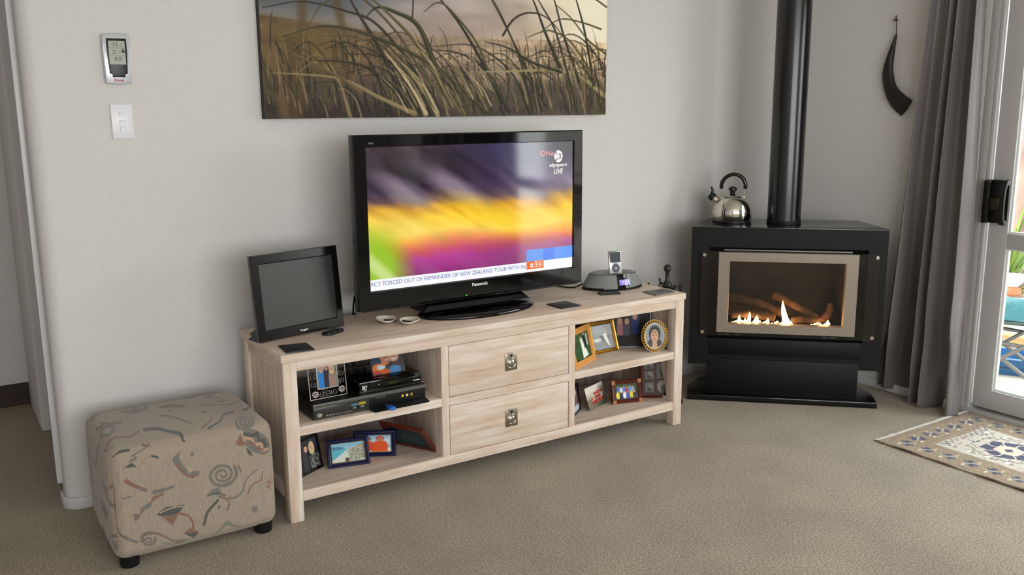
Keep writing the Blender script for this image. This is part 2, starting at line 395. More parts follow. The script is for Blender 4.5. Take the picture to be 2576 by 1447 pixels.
# ------------------------------------------------------------------ sliding door in the right wall
M_ALU = mat('grey_aluminium', (176,174,171), 0.45, spec=0.4)
M_PANE = glass_mat('clear_pane', (250,252,250), 0.05)
d1 = thing('door_1', None, None, (3.0, DOOR_Y0, 0)); struct(d1)
fr = MB()          # outer frame (local y runs from 0 to -1.685)
wd = DOOR_Y1-DOOR_Y0
fr.box(-.028, .1, wd, 0, 0.0, .022); fr.box(-.028, .1, wd, 0, 1.99, 2.05)
fr.box(-.028, .1, -.04, 0, .022, 1.99); fr.box(-.028, .1, wd, wd+.04, .022, 1.99)
fr.box(-.028, -.006, -.058, -.04, .022, 1.99); fr.box(.03, .034, wd+.04, -.04, .022, .034)
fr.build('door_frame', M_ALU, d1, bevel=0.003)
def leaf(ya, yb, x0, x1, handle):
    lf = MB().ring((ya, yb, .035, 1.985), (ya+.09, yb-.085, .122, 1.9), [(0,-.02),(1,-.02),(1,.02),(0,.02)])
    lf.box(ya+.09, yb-.085, -.019, .019, .765, .832)
    mt = Matrix(((0,-1,0,(x0+x1)/2),(1,0,0,0),(0,0,1,0),(0,0,0,1)))
    # local x of the ring -> door y
    mt = Matrix(((0,1,0,(x0+x1)/2),(1,0,0,0),(0,0,1,0),(0,0,0,1)))
    p = lf.build('door_leaf', M_ALU, d1, bevel=0.002, mtx=mt)
    for za, zb in ((.122,.765),(.832,1.9)):
        MB().box(ya+.09, yb-.085, -.003, .003, za, zb).build('pane', M_PANE, p)
        MB().ring((ya+.09, yb-.085, za, zb), (ya+.098, yb-.093, za+.008, zb-.008), [(0,-.008),(1,-.008),(1,.008),(0,.008)]).build('glazing_bead', mat('bright_bead', (216,218,214), .4), p)
    return p
l1 = leaf(-1.26, -.058, 0.0, .04, True)
l2 = leaf(wd+.04, -1.17, .05, .09, False)
h = MB()
h.box(-.03, -.022, -.150, -.048, .875, 1.062)
hd = h.build('handle', M_BLACK, d1, bevel=0.004); tag(hd, 'black plastic door handle')
g = MB()
pts = []
gx = lambda t: -.03-.030*math.sin(PI*t)**.6
for side in (0,):
    poly = [(-.03,.868),(-.052,.872),(-.066,.9),(-.07,.965),(-.066,1.03),(-.052,1.06),(-.03,1.066),(-.03,1.045),(-.046,1.04),(-.054,1.02),(-.057,.965),(-.054,.91),(-.046,.892),(-.03,.888)]
    g.prism_y(poly, -.152, -.128)
g.box(-.055, -.03, -.075, -.05, .875, 1.06)
g.build('grip', M_BLACK, hd, bevel=0.003)
MB().box(-.046, -.03, -.115, -.075, .935, .985).build('latch', mat('brass_latch', (60,52,40), .35, metal=.7), hd, bevel=0.003)

# ================================================================== TV CABINET
cab = thing('tv_cabinet', 'long whitewashed wooden TV cabinet with two middle drawers and open shelves', 'cabinet')
def cpart(name, m_, bev=.0025, *boxes):
    b = MB()
    for q in boxes: b.box(*q)
    return b.build(name, m_, cab, bevel=bev)
cpart('top', M_WX, .004, (0,1.8,0,.438,.564,.592))
for xa in (.006, 1.746):
    for ya in (.005, .385): cpart('leg', M_WZ, .003, (xa, xa+.048, ya, ya+.05, 0, .564))
cpart('top_rail', M_WX, .002, (.054,1.746,.007,.032,.530,.564))
cpart('bottom_rail', M_WX, .002, (.054,1.746,.007,.032,.070,.108))
for xa, s in ((.006, 1), (1.746, -1)):
    p0, p1 = (xa+.012, xa+.026) if s > 0 else (xa+.022, xa+.036)
    cpart('side_panel', M_WZ, 0, (p0, p1, .055, .385, .1, .53))
    for za, zb in ((.522,.564),(.070,.118)): cpart('side_rail', M_WY, .002, (xa+.004, xa+.044, .055, .385, za, zb))
cpart('back_panel', noisy('back_board', [(0.3,(120,108,100)),(0.7,(160,148,138))], 3, (26,26,1.3), rough=.6), 0, (.054,1.746,.425,.434,.075,.562))
cpart('bottom_board', M_WX, 0, (.054,1.746,.032,.425,.088,.1075))
for xa, xb in ((.597,.628),(1.178,1.208)): cpart('divider', M_WZ, .002, (xa, xb, .009, .425, .070, .564))
for xa, xb in ((.054,.597),(1.208,1.746)): cpart('shelf', M_WX, .002, (xa, xb, .009, .425, .303, .335))
cpart('drawer_rail', M_WX, .002, (.628,1.178,.009,.035,.301,.333))
for za, zb, zc in ((.3345,.5285,.428),(.1095,.2995,.203)):
    dr = cpart('drawer', M_WX, .003, (.6305,1.1755,.010,.03,za,zb), (.64,1.166,.03,.40,za+.01,zb-.02))
    pl = MB().box(.8735, .9285, .0065, .012, zc-.035, zc+.035).build('handle_plate', M_NICKEL, dr, bevel=.0012)
    MB().tube(circle_pts(.901, zc-.006, .0195, .006, 28)[:-1], .0021, 8, closed=True).build('ring_pull', M_CHROME, dr, smooth=1)
    cup = [(0.0165,0),(0.0155,.002),(.012,.0045),(.007,.006),(0,.0065)]
    MB().lathe(cup, 24, T(.901,.0063,zc-.006) @ RX(PI/2)).build('finger_cup', M_CHROME, dr, smooth=1)
    MB().box(.8955,.9065,.0060,.0066,zc+.022,zc+.0275).build('slot', M_BLACK_MATT, dr)
    MB().tube([(.901,.006,zc+.014),(.901,.006,zc+.022)], .002, 8).build('hinge_pin', M_CHROME, dr, smooth=1)

# ================================================================== TELEVISION
TOP = .592
tv = thing('television', 'large flat screen television switched on, on oval glossy black stand', 'television', (.87, .19, TOP))
dx, dz = -.87, -TOP          # world -> local shift (x,z); local y = world y - .19
def tb(x0,x1,z0,z1): return (x0+dx, x1+dx, z0+dz, z1+dz)
O, I = tb(.362,1.379,.655,1.290), tb(.4155,1.3305,.7265,1.2455)
MB().ring(O, I, [(0,.032),(0,.010),(.03,.003),(.1,0),(.5,0),(.93,0),(1,.008),(1,.032)]).build('bezel', M_BLACK_GLOSS, tv, smooth=.5)
MB().box(*tb(.385,1.37,.68,1.27)[:2], .03, .062, *tb(0,0,.68,1.27)[2:]).box(-.40,.42,.062,.105,.16,.58).build('back_shell', M_BLACK, tv, bevel=.012)
# lower lip of the bezel
MB().box(O[0]+.02, O[1]-.02, .006, .03, O[2]-.004, O[2]+.004).build('speaker_lip', M_BLACK_GLOSS, tv, bevel=.002)
M_SCREEN = attr_mat('television_picture', rough=0.07, spec=0.8, emit=1.0)
def tv_picture():
    w, h = 330, 188
    p = Pic(w, h, (60,45,70), (0, 1590-150, 0, 1098-172))
    U, V = p.X/1440, p.Y/926
    D = V + .26*(U-.45) * -0.0
    streak = smooth_noise(h*2, w, 3, 14)[:h]                     # noise later sheared along the motion
    sh = np.zeros((h, w))
    for y in range(h):
        sh[y] = np.roll(streak[y], 0)
    # coordinates along diagonal motion streaks (running down to the right)
    n1 = smooth_noise(256, 256, 5)
    cx = (U*1.1*256*0.9 - V*256*0.75) % 256; cy = (U*40+V*90) % 256
    n = n1[cy.astype(int), cx.astype(int)]; n = blur(n, 2)
    lo = smooth_noise(h, w, 38, 26)
    t = V + .10*(n-.5) + .10*(lo-.5) - .10*U*(1-U) + .03
    st = [(0.0,(56,44,54)),(.18,(48,36,48)),(.32,(66,48,74)),(.40,(112,84,84)),(.47,(222,158,36)),(.56,(252,206,56)),(.68,(252,214,84)),(.76,(248,160,50)),(.82,(214,96,70)),(.88,(172,58,136)),(.97,(136,56,116)),(1.1,(110,40,80))]
    ps = np.array([s[0] for s in st]); cs = np.array([s[1] for s in st], float)
    p.a = np.stack([np.interp(t, ps, cs[:, k]) for k in range(3)], -1)
    p.a += ((n-.5)*70)[..., None]*np.array([1, .9, .9])
    p.ell(1000, 70, 380, 230, (84,80,140), .45, soft=1.2, rot=.5)
    p.ell(560, 300, 260, 60, (196,180,190), .55, soft=1.2, rot=.6)
    p.ell(240, 330, 200, 60, (200,190,190), .5, soft=1.2, rot=.6)
    p.ell(200, 560, 240, 90, (240,220,130), .4, soft=1.2, rot=.3)
    p.ell(820, 520, 330, 80, (255,214,40), .5, soft=1.2, rot=.4)
    p.ell(600, 800, 300, 130, (186,62,156), .55, soft=1.2)
    p.ell(1000, 860, 330, 120, (150,60,120), .6, soft=1.2)
    p.ell(20, 820, 190, 240, (150,200,40), .95, soft=.8, rot=-.5); p.ell(60, 860, 40, 230, (230,240,190), .6, soft=1, rot=-.7)
    p.ell(1330, 300, 260, 120, (170,160,180), .4, soft=1.2)
    return p
SX0, SX1, SZ0, SZ1 = I
scr = pic_panel('screen', tv_picture(), SX0-.001, SX1+.001, SZ0+.0405, SZ1+.001, .0075, M_SCREEN, tv)
tag(scr, 'lit screen with blurred yellow, orange and purple picture')
def em(name, c, s=1.0): return mat(name, (4,4,4), .08, emit=c, estr=s, spec=.8)
MB().box(SX0-.001, SX1+.001, .0072, .0085, SZ0-.001, SZ0+.0405).build('ticker_strip', em('ticker_white', (250,250,255)), tv)
text('ticker_text', 'RCY FORCED OUT OF REMAINDER OF NEW ZEALAND TOUR WITH INJ', SX0+.002, 1.098+dx, .738+dz, .7585+dz, .0070, em('ticker_blue', (88,108,176)), tv)
MB().box(1.101+dx, SX1+.001, .0066, .0085, .7675+dz, .8165+dz).build('channel_banner', em('banner_blue', (66,140,238)), tv)
MB().box(1.185+dx, SX1-.09, .0062, .0066, .7675+dz, .8165+dz).build('banner_block', em('banner_deep_blue', (30,112,232)), tv)
MB().box(1.101+dx, 1.185+dx, .0058, .0070, .737+dz, .769+dz).build('clock_box', em('clock_orange', (246,110,40)), tv, bevel=.0005)
text('clock_text', '8:33', 1.118+dx, 1.17+dx, .743+dz, .762+dz, .0055, em('text_white', (255,250,240)), tv)
text('channel_logo', 'ONe', 1.167+dx, 1.236+dx, 1.190+dz, 1.211+dz, .0070, em('logo_pink', (206,120,130)), tv, bold=.02)
MB().prism_y([(q[0], q[2]) for q in circle_pts(1.258+dx, 1.187+dz, .024, 0, 29, sx=.85)][:-1], .0064, .0072).build('logo_disc', em('text_white', (255,250,240)), tv)
lg = MB()
for s in (1, -1):
    lg.prism_y([(1.258+dx-.004*s, 1.187+dz+.0*s), (1.258+dx-.021, 1.187+dz+.017*s), (1.258+dx-.012, 1.187+dz+.022*s)], .0058, .0063)
lg.build('logo_cut', em('logo_dark', (110,95,110)), tv)
text('logo_number', '3', 1.258+dx, 1.271+dx, 1.174+dz, 1.199+dz, .0060, em('logo_dark', (110,95,110)), tv, bold=.03)
text('sport_text', 'skysport', 1.213+dx, 1.302+dx, 1.142+dz, 1.160+dz, .0070, em('text_white', (255,250,240)), tv, shear=.25, bold=.02)
text('live_text', 'LIVE', 1.236+dx, 1.281+dx, 1.117+dz, 1.137+dz, .0070, em('text_white', (255,250,240)), tv, shear=.2, bold=.01)
text('maker_lettering', 'Panasonic', .840+dx, .911+dx, .699+dz, .712+dz, -.0012, M_WHITE_INK, tv, bold=.02)
text('series_lettering', 'VIERA', .421+dx, .443+dx, 1.257+dz, 1.2635+dz, -.0012, M_GREY_INK, tv, bold=.02)
MB().lathe([(.002,0),(.0018,.001),(0,.0014)], 12, T(.814+dx,-.0005,.667+dz) @ RX(PI/2)).build('status_light', mat('green_led', (30,160,40), .3, emit=(90,240,60), estr=2.0), tv)
# neck and oval stand
nk = MB()
for (w2, ya, yb, za, zb) in ((.21, .03, .10, .028, .075),):
    nk.add([(-.25,.0,.026),(.25,.0,.026),(.25,.13,.026),(-.25,.13,.026),(-.2,.035,.075),(.2,.035,.075),(.2,.10,.075),(-.2,.10,.075)],
           [(0,3,2,1),(4,5,6,7),(0,1,5,4),(1,2,6,5),(2,3,7,6),(3,0,4,7)])
nk.build('neck', M_BLACK_GLOSS, tv, bevel=.008, seg=3)
MB().lathe([(.985,.0),(1.0,.004),(1.0,.008),(.97,.015),(.9,.019),(.6,.024),(.3,.027),(0,.028)], 64, T(.012,.035,0), sx=.258, sy=.135).build('stand_base', M_BLACK_GLOSS, tv, smooth=.8)

# cable hanging behind the television
cb = MB().tube([(.47,.37,.72),(.452,.40,.70),(.441,.41,.665),(.437,.415,.63),(.437,.42,.596),(.45,.43,.5955)], .0035, 8).build('power_cable', M_BLACK_MATT, smooth=1)
tag(cb, 'black cable dropping behind left edge of the big television', 'cable')

# ================================================================== SMALL TELEVISION
st = thing('small_television', 'small square switched-off television tilted back on the left of the cabinet', 'television', (-.006, .190, TOP), math.radians(12.5))
LEAN = math.radians(-6.0); ML = T(0,0,.004) @ RX(LEAN)
w_, h_ = .351, .299
MB().ring((0,w_,0,h_), (.0305,w_-.030,.037,h_-.0335), [(0,.018),(0,.004),(.06,0),(.9,0),(1,.004),(1,.018)]).build('bezel', mat('piano_black', (10,10,11), .2, spec=.6), st, mtx=ML)
MB().box(.029,w_-.0285,.004,.012,.0355,h_-.032).build('screen', mat('dark_panel', (26,25,23), .42, spec=.9), st, mtx=ML)
MB().box(.012,w_-.012,.012,.030,.012,h_-.012).box(.05,w_-.05,.03,.055,.05,.24).build('back_shell', M_BLACK, st, bevel=.006, mtx=ML)
text('maker_lettering', 'kogan', .164, .195, .010, .019, -.0004, M_WHITE_INK, st, ML, bold=.02)
MB().lathe([(.98,0),(1,.004),(.96,.008),(.4,.012),(0,.013)], 40, T(.165,.11,0), sx=.13, sy=.085).box(.14,.19,.055,.085,.008,.09).build('stand_base', M_BLACK, st, smooth=.7)
MB().add([(.004,.024,.0),(.014,.024,.0),(.014,.085,.0),(.004,.085,.0),(.004,.024,.045),(.014,.024,.045)], [(0,3,2,1),(0,1,5,4),(2,3,4,5),(0,4,3),(1,2,5)]).build('side_foot', M_BLACK, st)

# ================================================================== SMALL THINGS ON THE CABINET TOP
M_SLATE = noisy('dark_leather', [(0.3,(30,29,29)),(0.7,(42,40,40))], 120, rough=.45, bstr=.2, bdist=.0006)
M_SLATE2 = noisy('grey_leather', [(0.3,(92,88,82)),(0.7,(108,104,97))], 120, rough=.4, bstr=.2, bdist=.0006)
def coaster(label, c4, m_, gap):
    cx = sum(p[0] for p in c4)/4; cy = sum(p[1] for p in c4)/4
    o = thing('coaster', label, 'coaster', (cx, cy, TOP+.0002), group='square coasters on the cabinet')
    MB().prism([(p[0]-cx, p[1]-cy) for p in c4], 0, .005).build('pad', m_, o, bevel=.001)
    e = MB()
    for k in range(5): e.box(-.026+.0105*k, -.019+.0105*k, -.005+.002*(k%2), .004, .0049, .0053)
    e.build('embossed_mark', mat('embossed_dark', (22,21,21), .5), o)
    return o
coaster('black square coaster in front of the small television', [(.026,.018),(.120,.006),(.128,.106),(.034,.120)], M_SLATE, 0)
coaster('dark grey coaster right of the big television stand', [(1.166,.048),(1.267,.048),(1.262,.150),(1.167,.146)], M_SLATE, 0)
coaster('pale grey coaster near the right end of the cabinet', [(1.648,.028),(1.764,.037),(1.768,.110),(1.655,.116)], M_SLATE2, 0)
def remote(name, label, loc, rz, l, w, h, pts):
    o = thing(name, label, 'remote', loc, rz)
    b = MB().prism(pts, 0, h).build('case', M_BLACK, o, bevel=.003)
    k = MB()
    for i in range(5):
        for j in (-1, 0, 1): k.box(-l*.32+i*l*.15-.003, -l*.32+i*l*.15+.003, j*w*.26-.003, j*w*.26+.003, h-.0005, h+.0008)
    k.build('buttons', M_GREYPL, o)
    return o
remote('remote_control', 'small black remote control in front of the small television', (.262,.196,TOP), math.radians(27), .085, .042, .010,
       [(-.046,-.013),(-.034,-.021),(.034,-.021),(.046,-.010),(.046,.010),(.034,.021),(-.034,.021),(-.046,.013)])
remote('remote_control', 'flat black remote control lying in front of the speaker dock', (1.513,.174,TOP), math.radians(-19), .09, .045, .009,
       [(-.046,-.023),(.046,-.023),(.046,.023),(-.046,.023)])
# two shell dishes
def shell_dish(label, loc, rz, fillc):
    o = thing('shell_dish', label, 'dish', loc, rz, 'shell dishes on the cabinet')
    nr, na = 9, 72; V = []; Fc = []
    for L_ in (0, 1):
        for i in range(nr):
            t = i/(nr-1)
            for k in range(na):
                a = 2*PI*k/na
                fan = .55+.45*abs(math.cos(a/2)) if False else 1.0
                r = t*(.043 if math.cos(a) > -.6 else .043-.010*(-.6-math.cos(a))/.4)
                rib = .0007*math.cos(26*a)*t*(1 if math.cos(a) > -.75 else .2)
                z = .003+.015*t**2.2+rib-.0018*L_ + (.004*t*max(0, math.cos(a)))
                V.append((r*math.cos(a), r*math.sin(a)*1.05, z))
    for L_ in (0, 1):
        for i in range(nr-1):
            for k in range(na):
                q = [L_*nr*na+i*na+k, L_*nr*na+i*na+(k+1)%na, L_*nr*na+(i+1)*na+(k+1)%na, L_*nr*na+(i+1)*na+k]
                Fc.append(tuple(q))
    for k in range(na):
        Fc.append(((nr-1)*na+k, (nr-1)*na+(k+1)%na, nr*na+(nr-1)*na+(k+1)%na, nr*na+(nr-1)*na+k))
    b = MB(); b.add(V, Fc); b.build('shell', noisy('shell_cream', [(0.3,(214,200,178)),(0.7,(236,228,214))], 30, rough=.35), o, smooth=.9)
    c = MB()
    rr = random.Random(int(loc[0]*1000))
    for i in range(9):
        a, d = rr.uniform(0, 6.28), rr.uniform(0, .026)
        c.lathe([(.0,0),(.008,.0015),(.0085,.003),(.005,.0055),(0,.006)], 8, T(d*math.cos(a), d*math.sin(a)*.8, .004+.002*(i%3)) @ RZ(a) @ RX(rr.uniform(-.4,.4)), sx=1.2, sy=.8)
    f = c.build('contents', mat('dark_pebbles', fillc, .5), o, smooth=1); f['kind'] = 'stuff'
    return o
shell_dish('left scalloped shell dish of dark pebbles on the cabinet', (.492,.229,TOP-.0005), math.radians(150), (44,42,40))
shell_dish('right scalloped shell dish of grey pebbles beside the television stand', (.549,.166,TOP-.0005), math.radians(-25), (70,74,70))

# ------------------------------------------------------------------ speaker dock and music player
dk = thing('speaker_dock', 'grey speaker dock with black front panel and lit clock display', 'speaker', (1.617,.281,TOP), math.radians(-15))
M_MESH = noisy('speaker_cloth', [(0.4,(112,111,110)),(0.6,(136,135,134))], 500, rough=.75, bstr=.3, bdist=.0006)
MB().lathe([(.94,.0),(.99,.003),(1.0,.008),(.985,.013)], 56, sx=.142, sy=.088).build('base_ring', M_BLACK_GLOSS, dk, smooth=.8)
MB().lathe([(.975,.012),(.93,.026),(.855,.045),(.79,.060),(.765,.066)], 56, sx=.142, sy=.088).build('cloth_body', M_MESH, dk, smooth=.8)
MB().lathe([(.765,.066),(.75,.069),(.7,.070),(0,.0705)], 56, sx=.142, sy=.088).build('top_plate', mat('dock_top', (88,86,84), .35, metal=.4), dk, smooth=.6)
# sloped front panel following the body, with display
def yfr(x, z): # front surface of the dock at x,z
    s = np.interp(z, [0,.008,.012,.026,.045,.060,.066], [.97,1.0,.975,.93,.855,.79,.765])
    return -.088*s*math.sqrt(max(0.0, 1-(x/(.142*s))**2))
def patch(xc, hw, za, zb, off, nx=8, nz=6, name='front_panel', m_=None, skew=0.0):
    V = []; Fc = []
    for j in range(nz+1):
        z = za+(zb-za)*j/nz
        for i in range(nx+1):
            x = xc-hw+2*hw*i/nx+skew*j/nz
            V.append((x, yfr(x, z)-off, z))
    for j in range(nz):
        for i in range(nx):
            a = j*(nx+1)+i; Fc.append((a, a+1, a+nx+2, a+nx+1))
    n = len(V); V += [(x, y+off+.003, z) for x, y, z in V]
    Fc += [tuple(q+n for q in f[::-1]) for f in Fc]
    rim = [i for i in range(nx)] ; 
    b = MB(); b.add(V, Fc)
    return b.build(name, m_, dk, smooth=.8)
patch(.024, .034, .013, .0695, .0015, m_=M_BLACK_GLOSS)
M_LCD = em('dock_display', (150,130,220), 1.1)
patch(.024, .026, .024, .047, .003, name='display', m_=M_LCD)
def on_front(nm, s, xa, xb, za, zb, m_):
    zc = (za+zb)/2; xc = (xa+xb)/2; y0 = yfr(xc, za)-.0045; y1 = yfr(xc, zb)-.0045
    ang = math.atan2(y1-y0, zb-za)
    text(nm, s, xa-xc, xb-xc, 0, math.hypot(zb-za, y1-y0), 0, m_, dk, T(xc, y0, za) @ RX(-ang) @ RZ(0.05))
on_front('clock_text', '8:32', .012, .036, .034, .043, em('text_white', (255,250,240)))
on_front('small_text', '-----', .014, .035, .027, .0285, em('text_white', (255,250,240)))
on_front('maker_badge', 'JBL', .018, .030, .055, .064, mat('pale_badge', (190,185,170), .4))
for i, xx in enumerate((-.075,-.062,.062,.075,.088)):
    MB().lathe([(.0045,0),(.0045,.002),(.003,.003),(0,.0032)], 14, T(xx, -.02, .0702)).build('button', M_CHROME, dk, smooth=.7)
ip = thing('music_player', 'slim silver music player standing in the speaker dock', 'music player', (1.610,.245,TOP+.066), math.radians(-12))
MI = RX(math.radians(-10))
MB().box(-.031,.031,0,.011,0,.1035).build('case', mat('player_silver', (160,160,160), .3, metal=.6), ip, bevel=.004, mtx=MI)
MB().box(-.026,.026,-.0006,.001,.052,.097).build('screen', mat('player_screen', (70,76,80), .1, spec=.8), ip, mtx=MI)
MB().lathe([(.019,0),(.019,.0007),(0,.0008)], 32, MI @ T(0,-.0001,.026) @ RX(PI/2)).build('click_wheel', mat('wheel_grey', (70,70,72), .4), ip, smooth=.6)
MB().lathe([(.0068,.0008),(.0068,.0012),(0,.0013)], 24, MI @ T(0,-.0001,.026) @ RX(PI/2)).build('centre_button', mat('player_silver'), ip, smooth=.6)
cb = MB().tube([(1.50,.34,TOP+.02),(1.485,.35,TOP+.012),(1.465,.355,TOP+.005),(1.44,.38,TOP+.004),(1.42,.43,TOP+.004)], .003, 8).build('dock_cable', M_BLACK_MATT, smooth=1)
tag(cb, 'thin black cable behind the speaker dock', 'cable')

# ================================================================== PICTURE FRAMES AND PHOTOS
S1, S0 = .3352, .1077
def frame(label, x, y, z, yaw, lean, w, h, border, prof, m_, pic, name='framed_photo', group='framed photos in the cabinet', photo=None, strut=True):
    o = thing(name, label, 'photo frame' if name == 'framed_photo' else 'photo', (x, y, z), math.radians(yaw), group)
    th = max(p[1] for p in prof)
    Mx = RX(math.radians(-lean))
    Mx = T(0, 0, 0.0004) @ Mx
    if border > 0:
        MB().ring((0,w,0,h), (border,w-border,border,h-border), prof).build('frame', m_, o, mtx=Mx)
    pic.a = blur(pic.a, 1)*.5+pic.a*.5
    ph = photo or (border*.95, w-border*.95, border*.95, h-border*.95)
    pic_panel('photo', pic, *ph, th*.45, M_PHOTO, o, Mx)
    MB().box(border*.5, w-border*.5, th*.5, th*.98, border*.5, h-border*.5).build('backing_board', mat('backing_card', (40,36,32), .8), o, mtx=Mx)
    if strut:      # easel leg behind
        a = math.radians(lean); zt = h*.7*math.cos(a); yt = h*.7*math.sin(a)+th
        e = MB(); yb_ = yt+zt*.28
        e.add([(w*.5-.012, yt, zt),(w*.5+.012, yt, zt),(w*.5+.018, yb_, .001),(w*.5-.018, yb_, .001),(w*.5-.012, yt+.003, zt),(w*.5+.012, yt+.003, zt),(w*.5+.018, yb_+.003, .001),(w*.5-.018, yb_+.003, .001)],
              [(0,1,2,3),(7,6,5,4),(0,4,5,1),(1,5,6,2),(2,6,7,3),(3,7,4,0)])
        e.build('easel_leg', mat('backing_card', (40,36,32), .8), o)
    return o
FLAT = [(0,.012),(0,0),(1,0),(1,.012)]
RND = [(0,.014),(0,.004),(.15,.0),(.45,-.002),(.75,.002),(1,.007),(1,.014)]
STEP = [(0,.016),(0,.004),(.12,0),(.3,.002),(.36,.005),(.5,.003),(.62,.006),(.75,.005),(.85,.008),(1,.009),(1,.016)]
SK, BL, BR = (214,164,140), (206,180,120), (70,48,34)
p = Pic(70,58,(36,36,44)); p.ell(.5,.12,.6,.2,(70,74,84),.6,soft=1)
p.person(.50,.28,.10,(222,176,150),BR,(62,58,60),body=6,wide=2.0); p.person(.75,.29,.11,(226,182,158),(206,190,140),(30,30,34),body=6,wide=2.0,hairlong=.8)
for i in range(120): p.ell(.8+RNG.uniform(-.2,.2), .68+RNG.uniform(-.14,.3), .012,.016,(180,180,176))
frame('black frame with a smiling couple at the left end of bottom shelf', .075,.108,S0, 28.4,11,.136,.128,.009,FLAT,mat('black_lacquer',(12,12,13),.2),p)
p = Pic(84,58,(140,186,210)); p.rect(0,1,.0,.2,(120,176,206)); p.ell(.1,.28,.3,.1,(70,120,150)); p.poly([(0,.62),(.35,.42),(.7,.2),(1,.12),(1,1),(0,1)],(200,204,196))
p.poly([(0,.35),(.5,.3),(.35,.5),(.12,.75),(0,.9)],(80,170,190)); p.poly([(.5,.4),(.75,.2),(1,.1),(1,.85),(.55,.95)],(150,150,130))
for i in range(160): p.ell(RNG.uniform(.5,1), RNG.uniform(.28,.95), .015,.02, random.choice([(180,180,170),(110,120,90),(90,90,80),(205,200,190)]))
p.ell(.44,.88,.035,.12,(70,50,44)); p.ell(.5,.87,.03,.1,(80,60,50)); p.ell(.44,.78,.02,.03,(60,40,30))
M_NAVY = mat('navy_lacquer', (14,22,62), .15, spec=.6)
bf = frame('navy blue frame with a beach and cliff photo', .197,.137,S0,-13.5,22,.154,.104,.0175,RND,M_NAVY,p)
MB().ring((.0165,.1375,.0165,.0875),(.0195,.1345,.0195,.0845),[(0,.004),(.5,.002),(1,.004),(1,.006)]).build('gilt_slip', mat('gilt',(214,196,150),.3,metal=.7), bf, mtx=T(0,0,.0004) @ RX(math.radians(-22)))
p = Pic(64,50,(120,176,206)); p.rect(0,1,.75,1,(226,232,238)); p.ell(.75,.4,.5,.25,(226,236,242),.7,soft=1)
p.person(.27,.27,.11,(190,130,104),(40,40,46),(222,84,40),body=3,wide=1.8); p.person(.66,.25,.12,(196,136,110),(200,50,40),(226,88,42),body=3,wide=1.9)
bf = frame('navy blue frame with two people in orange jackets', .318,.190,S0,-29,5,.157,.1,.0175,RND,M_NAVY,p)
MB().ring((.0165,.1405,.0165,.0835),(.0195,.1375,.0195,.0805),[(0,.004),(.5,.002),(1,.004),(1,.006)]).build('gilt_slip', mat('gilt'), bf, mtx=T(0,0,.0004) @ RX(math.radians(-5)))
# red-brown frame tipped over against the others
o = thing('framed_photo', 'red-brown wooden frame tipped over at the right of bottom left shelf', 'photo frame', (.506,.230,S0), 0, 'framed photos in the cabinet')
e1 = Vector((.093,-.166,0)); wl = e1.length; e1.normalize(); nrm = Vector((-.166,-.093,0)).normalized(); a_ = math.radians(40)
upv = nrm*math.sin(a_)+Vector((0,0,1))*math.cos(a_); fn = e1.cross(upv)
Mr = Matrix((e1, -fn, upv)).transposed().to_4x4()
Mr = Matrix(((e1.x,-fn.x,upv.x,0),(e1.y,-fn.y,upv.y,0),(e1.z,-fn.z,upv.z,.0005),(0,0,0,1)))
hr = .150
M_MAHOG = noisy('red_brown_wood', [(0.3,(72,26,18)),(0.7,(100,42,28))], 6, (2,14,14), rough=.3, bstr=.05)
MB().ring((0,wl,0,hr),(.016,wl-.016,.016,hr-.016),[(0,.012),(0,0),(1,0),(1,.012)]).build('frame', M_MAHOG, o, mtx=Mr)
p = Pic(60,48,(34,52,58)); p.ell(.5,.6,.6,.4,(44,66,72),.8,soft=1); p.ell(.35,.55,.09,.12,(70,84,84),.8); p.ell(.55,.6,.06,.05,(74,90,90),.8)  # dark teal glass, its pale reflections painted into the picture colour
pic_panel('photo', p, .014,wl-.014,.014,hr-.014,.005, M_PHOTO, o, Mr)
MB().box(.008,wl-.008,.006,.0115,.008,hr-.008).build('backing_board', mat('backing_card'), o, mtx=Mr)

# upper left shelf: disc recorder, set-top box
REC_Z = .395
rc = thing('disc_recorder', 'wide black disc recorder with its front flap open, upper left shelf', 'disc recorder', (.112,.034,S1))
MB().box(0,.432,0,.31,.004,.0595).build('case', M_BLACK, rc, bevel=.002)
MB().box(0,.432,-.004,.0,.047,.0595).build('top_strip', mat('grey_strip',(86,84,80),.35), rc, bevel=.001)
MB().box(.002,.205,-.005,.0,.006,.0465).build('disc_door', mat('smoked_panel',(48,47,44),.2), rc, bevel=.001)
p = Pic(60,24,(26,28,28)); p.rect(.04,.47,.06,.48,(66,116,126)); p.rect(.52,.97,.0,.44,(160,150,36))
pic_panel('sticker', p, .135,.195,.018,.04,-.0054, M_PHOTO, rc)
e = MB()
for k in range(9): e.box(.045+.011*k, .053+.011*k, -.0055, -.005, .0125, .0150 if k > 2 else .0170)
e.build('printed_line', M_GREY_INK, rc)
MB().lathe([(.007,0),(.0075,.0006),(0,.001)], 16, T(.022,-.005,.02) @ RX(PI/2), sx=1.3).build('badge', mat('badge_silver',(150,140,130),.3), rc, smooth=.7)
text('capacity_text', '24', .145,.155,.021,.026,-.0056, M_WHITE_INK, rc); text('capacity_text', '120', .172,.186,.021,.026,-.0056, M_WHITE_INK, rc)
text('maker_lettering', 'Panasonic', .235,.272,.040,.045,-.0004, M_GREY_INK, rc)
MB().add([(.205,-.004,.005),(.432,-.004,.005),(.425,-.042,.003),(.21,-.042,.003),(.205,-.004,.0085),(.432,-.004,.0085),(.425,-.042,.0065),(.21,-.042,.0065)],
         [(0,1,2,3),(7,6,5,4),(0,4,5,1),(1,5,6,2),(2,6,7,3),(3,7,4,0)]).build('front_flap', M_BLACK_GLOSS, rc)
